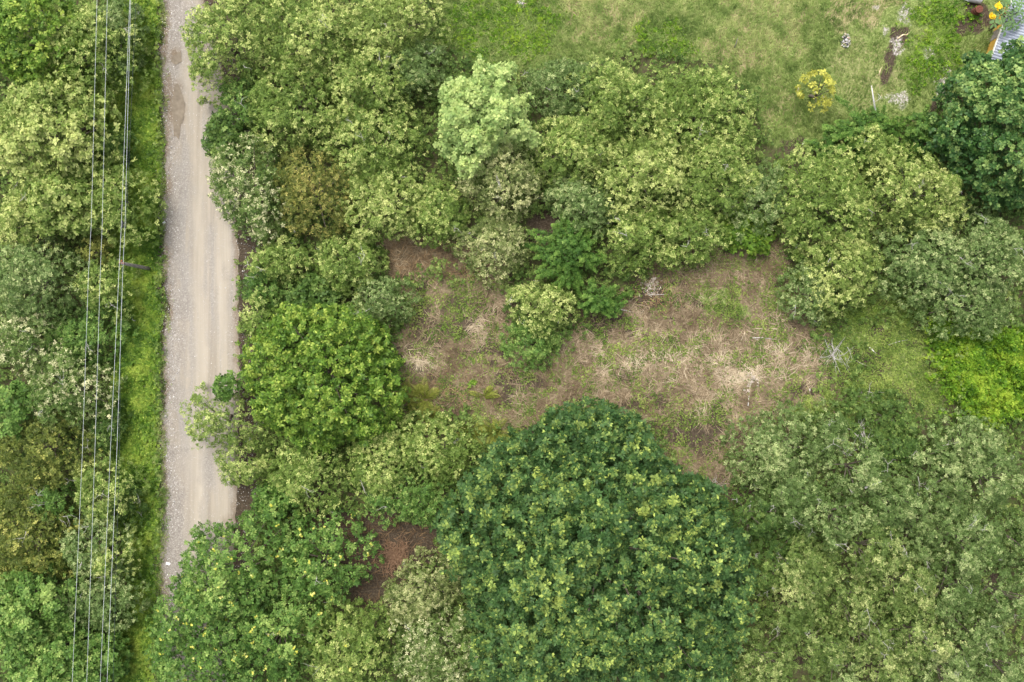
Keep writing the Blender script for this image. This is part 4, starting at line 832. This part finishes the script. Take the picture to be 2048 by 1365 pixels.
b = MB(); b.box((-.72, -3.8, (EH - .15) / 2), (.14, 6.3, EH - .15)); b.build('wall', M['ochre'], house)
b = MB(); b.box((2.3, -.47, 1.0), (.9, .05, 2.0)); dr = b.build('door', M['plank'], house)
b = MB(); b.rock((2.62, -.425, 1.0), .035); b.build('handle', M['darkmetal'], dr)
sh = empty('lean_to_shed', (*wp(2034, 40, 0)[:2], 0), ang); tag(sh, 'old grey sheet metal lean-to half hidden by the large palmate leaves', 'shed')
b = MB(); vs = []; fs = []
for i, yy in enumerate(np.linspace(.1, -3, 6)):
    for j, xx in enumerate(np.linspace(-.2, 2.6, 110)): vs.append((xx, yy, 2.35 + .1 * -yy + math.cos(xx * 2 * PI / .21) * .025))
for i in range(5):
    for j in range(109): fs.append((i * 110 + j, i * 110 + j + 1, (i + 1) * 110 + j + 1, (i + 1) * 110 + j))
b.add(vs, fs); b.build('roof', M['oldzinc'], sh)
for xx in (.0, 2.4): b = MB(); b.tube([(xx, -.1, -.1), (xx, -.1, 2.34)], .06, 8); b.build('post', M['plank'], sh)
# papaya-like tree with palmate leaves
pu, pv = 2018, 34; ph = 5.0; pc = wp(pu, pv, 3.2)
pt = empty('palmate_tree', (pc[0], pc[1], 0)); tag(pt, 'tree with large palmate leaves and yellow flower heads beside the metal roof', 'tree')
LV = [(1480, 200), (1655, 185), (1560, 320), (1730, 335), (1445, 470), (1620, 510), (1660, 630), (1950, 240), (1800, 480), (1790, 60), (1870, 550), (1900, 130), (1700, 90), (2000, 420), (1640, 40), (1980, 60), (1830, 300)]
PPs, PNs = [], []; bm_ = MB()
for i, (a, c) in enumerate(LV):
    z = 3.6 + .9 * ((i * 37) % 10) / 10; q = wp(1848 + a / 10.24, c / 10.24, z) - np.array([pc[0], pc[1], 0]); PPs.append(q); PNs.append((q[0] * .18, q[1] * .18, 1))
    bm_.tube([np.array([0, 0, 2.2]), np.array([q[0] * .35, q[1] * .35, 2.9]), q], [.06, .04, .015], 5, False)
link('crown', np_mesh('crown', *sprigs(np.array(PPs), np.array(PNs), np.full(len(PPs), .50), np.full(len(PPs), .45), 9, .17, (-.15, .15), .07)), M['papaya'], pt)
bm_.tube([(0, 0, -.2), (.02, 0, 1.2), (0, 0, 2.3)], [.13, .11, .08], 8); bm_.build('trunk', M['bark'], pt, True)
for a, c in ((1530, 125), (1405, 345)):
    q = wp(1848 + a / 10.24, c / 10.24, 4.4) - np.array([pc[0], pc[1], 0]); m = 40
    link('flower_head', np_mesh('flower_head', *sprigs(q + rng.normal(0, .10, (m, 3)) * [1, 1, .5], np.tile([0, 0, 1.0], (m, 1)), np.full(m, .12), rng.normal(.5, .2, m), 6, .3)), M['marigold'], pt)
# drums at the top edge
M['rustmetal'] = noisy('rusty_metal', (.07, .025, .018), (.16, .06, .04), 9, rough=.8)
M['greymetal'] = noisy('grey_metal', (.28, .28, .30), (.46, .46, .48), 4, rough=.5)
d0 = wp(1948, 26, 0); dr = empty('rusty_drum', (d0[0], d0[1], 0)); tag(dr, 'dark rusty drum standing on bare soil near the palmate leaves', 'drum')
b = MB(); b.tube([(0, 0, 0), (0, 0, .28), (0, 0, .29), (0, 0, .31), (0, 0, .32), (0, 0, .60), (0, 0, .61), (0, 0, .63), (0, 0, .64), (0, 0, .9)], [.29, .29, .31, .31, .29, .29, .31, .31, .29, .29], 20); b.build('barrel', M['rustmetal'], dr, False)
b = MB(); b.tube([(0, 0, .9), (0, 0, .93)], [.31, .31], 20); b.build('rim', M['rustmetal'], dr)
d0 = wp(1946, 0, 0); dr = empty('metal_tank', (d0[0], d0[1], 0), math.radians(-12)); tag(dr, 'grey metal tank lying on its side at the top edge', 'tank')
b = MB(); b.tube([(-.55, 0, .42), (-.5, 0, .42), (.5, 0, .42), (.55, 0, .42)], [.30, .40, .40, .30], 20); b.build('barrel', M['greymetal'], dr, False)
for s in (-.3, .3): b = MB(); b.tube([(s, -.34, .02), (s, -.2, .14), (s, .2, .14), (s, .34, .02)], .05, 6); b.build('stand', M['rustmetal'], dr)
d0 = wp(1929, 0, 0); bk = empty('bucket', (d0[0], d0[1], 0)); tag(bk, 'small white bucket beside the grey tank at the top edge', 'bucket')
b = MB(); n = 18
prof = [(.13, 0), (.17, .34), (.185, .34), (.165, .33), (.125, .02), (.0, .02)]
vs = [(r_ * math.cos(2 * PI * j / n), r_ * math.sin(2 * PI * j / n), z_) for r_, z_ in prof for j in range(n)]
b.add(vs, [(i * n + j, i * n + (j + 1) % n, (i + 1) * n + (j + 1) % n, (i + 1) * n + j) for i in range(len(prof) - 1) for j in range(n)]); b.build('pail', M['paper'], bk, True)
b = MB(); b.tube([(.18 * math.cos(t), .05 - .1 * math.sin(t), .33 + .12 * math.sin(t)) for t in np.linspace(0, PI, 9)], .008, 5); b.build('handle', M['darkmetal'], bk)

# ---------------------------------------------------------------- sticks, brush, rubble, litter
def stick(name, pts, r, mat, label, cat='stick', z0=.06, forks=0, lift=0.0):
    P = [wp(u, v, 0) for u, v in pts]
    P = [p + np.array([0, 0, float(height(p[0], p[1])) + z0 + lift * i / max(1, len(P) - 1)]) for i, p in enumerate(P)]
    b = MB(); b.tube(P, list(np.linspace(r, r * .45, len(P))), 7)
    for f in range(forks):
        i = rng.integers(0, len(P) - 1); d = unit(P[-1] - P[0]); forked(b, P[i], d + np.array([rng.normal(0, .6), rng.normal(0, .6), .08]), np.linalg.norm(P[-1] - P[0]) * .4, r * .5, 5, 1)
    return tag(b.build(name, M[mat], None, True), label, cat)
stick('fallen_branch', [(1795, 78), (1806, 70), (1812, 71), (1818, 66)], .07, 'tanwood', 'pale crooked branch lying at the head of the dirt track', 'branch')
stick('fallen_branch', [(1757, 151), (1760, 141), (1765, 132)], .06, 'tanwood', 'short pale curved stick along the left side of the dirt track', 'stick')
stick('fallen_branch', [(1290, 589), (1312, 590), (1338, 589)], .05, 'paletwig', 'thin grey branch lying below the pale leaf heap', 'branch', forks=1)
stick('fallen_branch', [(1228, 618), (1245, 620), (1266, 625)], .05, 'paletwig', 'thin pale stick beside the vivid green bush in the clearing', 'stick')
stick('fallen_branch', [(1338, 646), (1362, 636), (1395, 624)], .05, 'browntwig', 'dark bent branch lying diagonally on the upper part of the dry grass', 'branch', forks=1)
stick('fallen_branch', [(1462, 600), (1466, 585), (1468, 575)], .05, 'browntwig', 'dark upright stick in the green patch of the upper clearing', 'stick')
stick('fallen_branch', [(1505, 676), (1525, 676), (1548, 679)], .045, 'paletwig', 'thin grey branch on straw left of the brush pile', 'branch', forks=1)
stick('fallen_branch', [(1738, 695), (1743, 700), (1750, 707)], .06, 'whitewood', 'short whitish stick on the weeds right of the brush pile', 'stick')
stick('fallen_branch', [(1776, 742), (1780, 730), (1782, 718)], .045, 'browntwig', 'thin dark branch standing out in the weeds nearest the lime thicket', 'branch', forks=1)
stick('fallen_branch', [(1776, 690), (1795, 684), (1814, 680)], .05, 'paletwig', 'pale branch lying across the green weeds above the dark thin one', 'branch')
stick('fallen_branch', [(1708, 1005), (1700, 985), (1716, 952)], .07, 'browntwig', 'brown limb between the sage trees below the bramble', 'branch', forks=2, z0=2.5)
stick('fallen_branch', [(1686, 958), (1698, 953), (1717, 946)], .09, 'paletwig', 'thick pale broken limb caught in the sage trees below the clearing corner', 'branch', z0=4.9)
stick('fallen_branch', [(1050, 790), (1056, 786), (1062, 781)], .05, 'darkmetal', 'black charred stick on the dark soil in the middle of the clearing', 'stick')
stick('fence_post', [(1467, 99), (1469, 92), (1469, 85)], .05, 'polewood', 'dark grey post leaning in the tan part of the field', 'post', lift=1.0)
stick('fallen_branch', [(1608, 284), (1605, 290)], .07, 'whitewood', 'short white stick on bare soil left of the feathery bushes', 'stick')
# white bare stem in the feathery bush
q = wp(1752, 230, 2.2); b = MB(); e = wp(1743, 172, 4.6); m_ = wp(1748, 205, 3.4)
b.tube([np.array([q[0] + .1, q[1] - .2, 0]), q, m_, e], [.11, .085, .065, .03], 8); forked(b, m_, (.35, .3, .8), .8, .022, 5, 1)
tag(b.build('dead_sapling', M['whitewood'], None, True), 'white bare dead stem rising through the dark feathery bush', 'dead stem')
def brush(name, u, v, r, n, mat, label, ln=(.7, 1.8), dirs=None, h=.35, rad=.022, leafmat=None):
    c = wp(u, v, 0); b = MB()
    for i in range(n):
        a = rng.uniform(0, 2 * PI) if dirs is None else rng.normal(dirs[i % len(dirs)], .25)
        l = rng.uniform(*ln); o = np.array([rng.normal(0, r * .4), rng.normal(0, r * .4), float(height(c[0], c[1])) + rng.uniform(.04, h)])
        forked(b, c + o - np.array([math.cos(a), math.sin(a), 0]) * l * .3, (math.cos(a), math.sin(a), rng.normal(.03, .05)), l, rad * rng.uniform(.6, 1.3), 5, 1)
    return tag(b.build(name, M[mat], None), label, 'brush pile')
brush('brush_pile', 1668, 705, 1.1, 26, 'paletwig', 'pile of grey cut branches at the right end of the straw')
brush('brush_pile', 908, 822, .35, 16, 'browntwig', 'fan of cut brown branches beside the golden green fronds', (1.2, 2.4), [1.9, 2.3, 1.6, 2.7, .5])
brush('brush_pile', 1812, 790, .7, 14, 'browntwig', 'heap of dark dead twigs below the lime green thicket', (.5, 1.1))
brush('brush_pile', 1735, 792, .5, 9, 'paletwig', 'few pale broken branches on top of the low bramble', (.5, 1.1))
brush('brush_pile', 1720, 868, .6, 12, 'paletwig', 'grey forked dead branches standing in the lower bramble', (.8, 1.7), [1.6, 1.2, 2.0, 4.6], .8, .032)
brush('brush_pile', 1692, 902, .4, 9, 'whitewood', 'whitish split branches beside the pale sage tree', (.6, 1.2), [.6, 2.5, .9])
brush('brush_pile', 790, 1112, 1.5, 200, 'rustwood', 'large heap of reddish brown dead brush in the gap between crowns', (.5, 1.3), None, .7, .022)
brush('brush_pile', 1430, 968, .5, 10, 'paletwig', 'spidery pale dead branches at the lower right of the clearing', (.6, 1.3), [2.2, .6, 1.2, 3.0], .4, .014)
brush('brush_pile', 1460, 573, .3, 8, 'browntwig', 'small heap of dark sticks in the upper clearing', (.4, .9))
def leaf_heap(name, pts, mat, label, cat, size=(.10, .18), zz=.25):
    P = []; 
    for (u, v, r, n) in pts:
        c = wp(u, v, 0); a = rng.normal(0, r, (n, 2)); P.append(np.stack([c[0] + a[:, 0], c[1] + a[:, 1], height(c[0], c[1]) + rng.uniform(.04, zz, n)], -1))
    P = np.concatenate(P); n = len(P)
    o = link(name, np_mesh(name, *sprigs(P, rng.normal(0, .5, (n, 3)) + [0, 0, 1], rng.uniform(*size, n), rng.normal(.5, .25, n), 3, .32, (-.2, .5))), M[mat]); return tag(o, label, cat)
leaf_heap('leaf_heap', [(1302, 573, .38, 130)], 'deadleaf', 'heap of bleached dry leaves at the top of the clearing', 'leaf heap')
cut = empty('dead_branch', wp(1496, 812, 0)); tag(cut, 'cut branch with whitish withered leaves lying on the straw', 'branch')
c0 = wp(1496, 812, 0); b = MB(); P = [wp(a, c, 0) - c0 + np.array([0, 0, .08 + float(height(*wp(a, c, 0)[:2]))]) for a, c in ((1496, 812), (1498, 790), (1500, 772), (1507, 752), (1505, 740))]
b.tube(P, [.05, .045, .035, .025, .012], 6); b.build('stem', M['whitewood'], cut, True)
Pl = np.concatenate([wp(a, c, 0) - c0 + np.stack([rng.normal(0, r, n), rng.normal(0, r, n), rng.uniform(.08, .3, n)], -1) for a, c, r, n in ((1503, 754, .28, 20), (1508, 762, .25, 14), (1493, 782, .2, 9), (1498, 772, .1, 4))])
link('leaf_cluster', np_mesh('leaf_cluster', *sprigs(Pl, rng.normal(0, .4, (len(Pl), 3)) + [0, 0, 1], np.full(len(Pl), .11), rng.normal(.65, .2, len(Pl)), 3, .34)), M['deadleaf'], cut)
def rubble(u, v, rx, ry, n, label):
    c = wp(u, v, 0); root = empty('rubble_pile', (c[0], c[1], float(height(c[0], c[1])))); tag(root, label, 'rubble')
    for nm, mt, q in (('grey_rubble', 'stone', .55), ('charred_rubble', 'darkmetal', .25), ('tan_rubble', 'pinkstone', .2)):
        b = MB()
        for i in range(int(n * q)):
            a = rng.uniform(0, 2 * PI); r = math.sqrt(rng.random()); b.rock((r * rx * math.cos(a), r * ry * math.sin(a), .05 + .25 * (1 - r)), rng.uniform(.04, .11), .7, 6)
        b.build(nm, M[mt], root)
rubble(1691, 82, .42, .62, 90, 'small heap of grey and burnt rubble on the mown grass')
rubble(1043, 8, .55, .45, 90, 'heap of grey stones among the yellow green weeds at the top edge')
def stone(u, v, r, mat, label, cat='stone', name='stone'):
    c = wp(u, v, 0); b = MB(); b.rock((0, 0, 0), r, .75, 9); o = b.build(name, M[mat], None, True); o.location = (c[0], c[1], float(height(c[0], c[1])) + r * .4 + .03); tag(o, label, cat)
stone(288, 958, .16, 'pinkstone', 'larger pinkish stone on the lower verge beside the road', )
stone(282, 928, .13, 'pinkstone', 'smaller pinkish stone on the verge just above the larger one')
stone(268, 1259, .14, 'stone', 'pale stone lying alone on the lowest part of the green verge')
stone(332, 833, .13, 'stone', 'whitish stone in the gravel at the left road edge')
stone(486, 543, .10, 'stone', 'pale stone on the dark right shoulder of the road')
stone(322, 590, .09, 'pinkstone', 'small tan stone at the verge beside the middle of the road')
def scrap(u, v, w, l, rz, label, mat='paper', cat='litter', name='paper_scrap'):
    c = wp(u, v, 0); b = MB(); nx_, ny_ = 5, 6; vs = []
    for s in (0, 1):
        for i in range(nx_):
            for j in range(ny_): vs.append(((i / 4 - .5) * w, (j / 5 - .5) * l, .04 * math.sin(i * 1.9 + j) + .03 * math.cos(j * 2.1) + .05 - s * .006))
    fs = [(i * ny_ + j, (i + 1) * ny_ + j, (i + 1) * ny_ + j + 1, i * ny_ + j + 1) for i in range(4) for j in range(5)]
    fs += [tuple(q + 30 for q in reversed(f)) for f in fs]
    b.add(vs, fs); o = b.build(name, M[mat], None, True); o.location = (c[0], c[1], float(height(c[0], c[1])) + .06); o.rotation_euler = (0, 0, rz); tag(o, label, cat)
scrap(337, 1127, .34, .18, -.3, 'crumpled white paper scrap at the lower left edge of the road')
scrap(306, 1130, .18, .10, .2, 'tiny white scrap on the lower verge near the road')
scrap(329, 446, .24, .22, .8, 'white crumpled plastic bag on the gravel edge opposite the white flowered tree', 'paper', 'litter', 'plastic_bag')
scrap(313, 726, .26, .22, 1.2, 'pinkish white litter on the verge beside the middle of the road', 'pinkstone')
scrap(1618, 780, .22, .08, 1.4, 'thin white scrap on the straw at the right end of the clearing')
M['green'] = noisy('green_plastic', (.01, .30, .16), (.02, .38, .2), 4, rough=.5)
scrap(962, 47, .26, .10, .1, 'bright green plastic scrap among the field weeds', 'green')
# ---------------------------------------------------------------- plants with pinnate fronds in the clearing
M['fernstalk'] = noisy('fern_stalk', (.10, .11, .02), (.20, .19, .05), 8)
def frond_plant(u, v, n, ln, label, az=None):
    c = wp(u, v, 0); root = empty('fern', (c[0], c[1], float(height(c[0], c[1])))); tag(root, label, 'fern', 'golden green ferns in the clearing')
    for i in range(n):
        a = (2 * PI * i / n + rng.normal(0, .3)) if az is None else az[i % len(az)] + rng.normal(0, .2); l = ln * rng.uniform(.75, 1.15); t = np.linspace(0, 1, 16)
        bend = rng.normal(0, .35)
        x = l * t * np.cos(a + bend * t); y = l * t * np.sin(a + bend * t); z = .12 + l * (.95 * t - .78 * t * t)
        P = np.stack([x, y, z], -1); tg = unit(np.gradient(P, axis=0)); sd_ = unit(np.cross(tg, [0, 0, 1.0])); V = []; F = []; A = []
        for j in range(1, 15):
            wl = .34 * math.sin(PI * min(1, .12 + t[j] * .92)) ** .7 * ln / 1.3
            for s in (-1, 1):
                d = unit(sd_[j] * s + tg[j] * .75 + np.array([0, 0, -.1])); w_ = tg[j] * .045; o = len(V)
                V += [P[j], P[j] + d * wl * .5 + w_ + [0, 0, .02], P[j] + d * wl - [0, 0, .05], P[j] + d * wl * .5 - w_]; F.append((o, o + 1, o + 2, o + 3)); A.append(np.clip(.5 + .3 * (t[j] - .5) + rng.normal(0, .12), 0, 1))
        fr = link('frond', np_mesh('frond', V, F, A), M['fern'], root)
        b = MB(); b.tube(list(P[::3]), .007, 4); b.build('stalk', M['fernstalk'], fr)
frond_plant(822, 795, 11, 1.6, 'golden green fern nearest the lime tipped tree', [1.2, 2.0, 2.8, .5, 4.6, 3.6])
frond_plant(852, 800, 13, 1.8, 'tallest golden green fern, beside the fan of cut branches', [1.9, 2.4, 4.4, 3.6, 1.2, 5.2, .2])
frond_plant(862, 838, 11, 1.5, 'golden green fern just above the rounded olive tree')
frond_plant(968, 795, 6, 1.3, 'lone fern right of the fan of cut branches', [.6, 1.0, 2.4, .2])
frond_plant(990, 868, 12, 1.6, 'golden green fern at the lower edge of the clearing above the huge dark tree')
frond_plant(940, 868, 11, 1.4, 'golden green fern right of the rounded olive tree')
c = wp(945, 765, 0); n = 14; P = np.stack([c[0] + rng.normal(0, .16, n), c[1] + rng.normal(0, .16, n), rng.uniform(.1, .3, n)], -1)
tag(link('leafy_plant', np_mesh('leafy_plant', *sprigs(P, rng.normal(0, .3, (n, 3)) + [0, 0, 1], np.full(n, .22), rng.normal(.45, .1, n), 6, .3)), M['verge']), 'single bright green leafy plant on brown grass above the lone fern', 'plant')
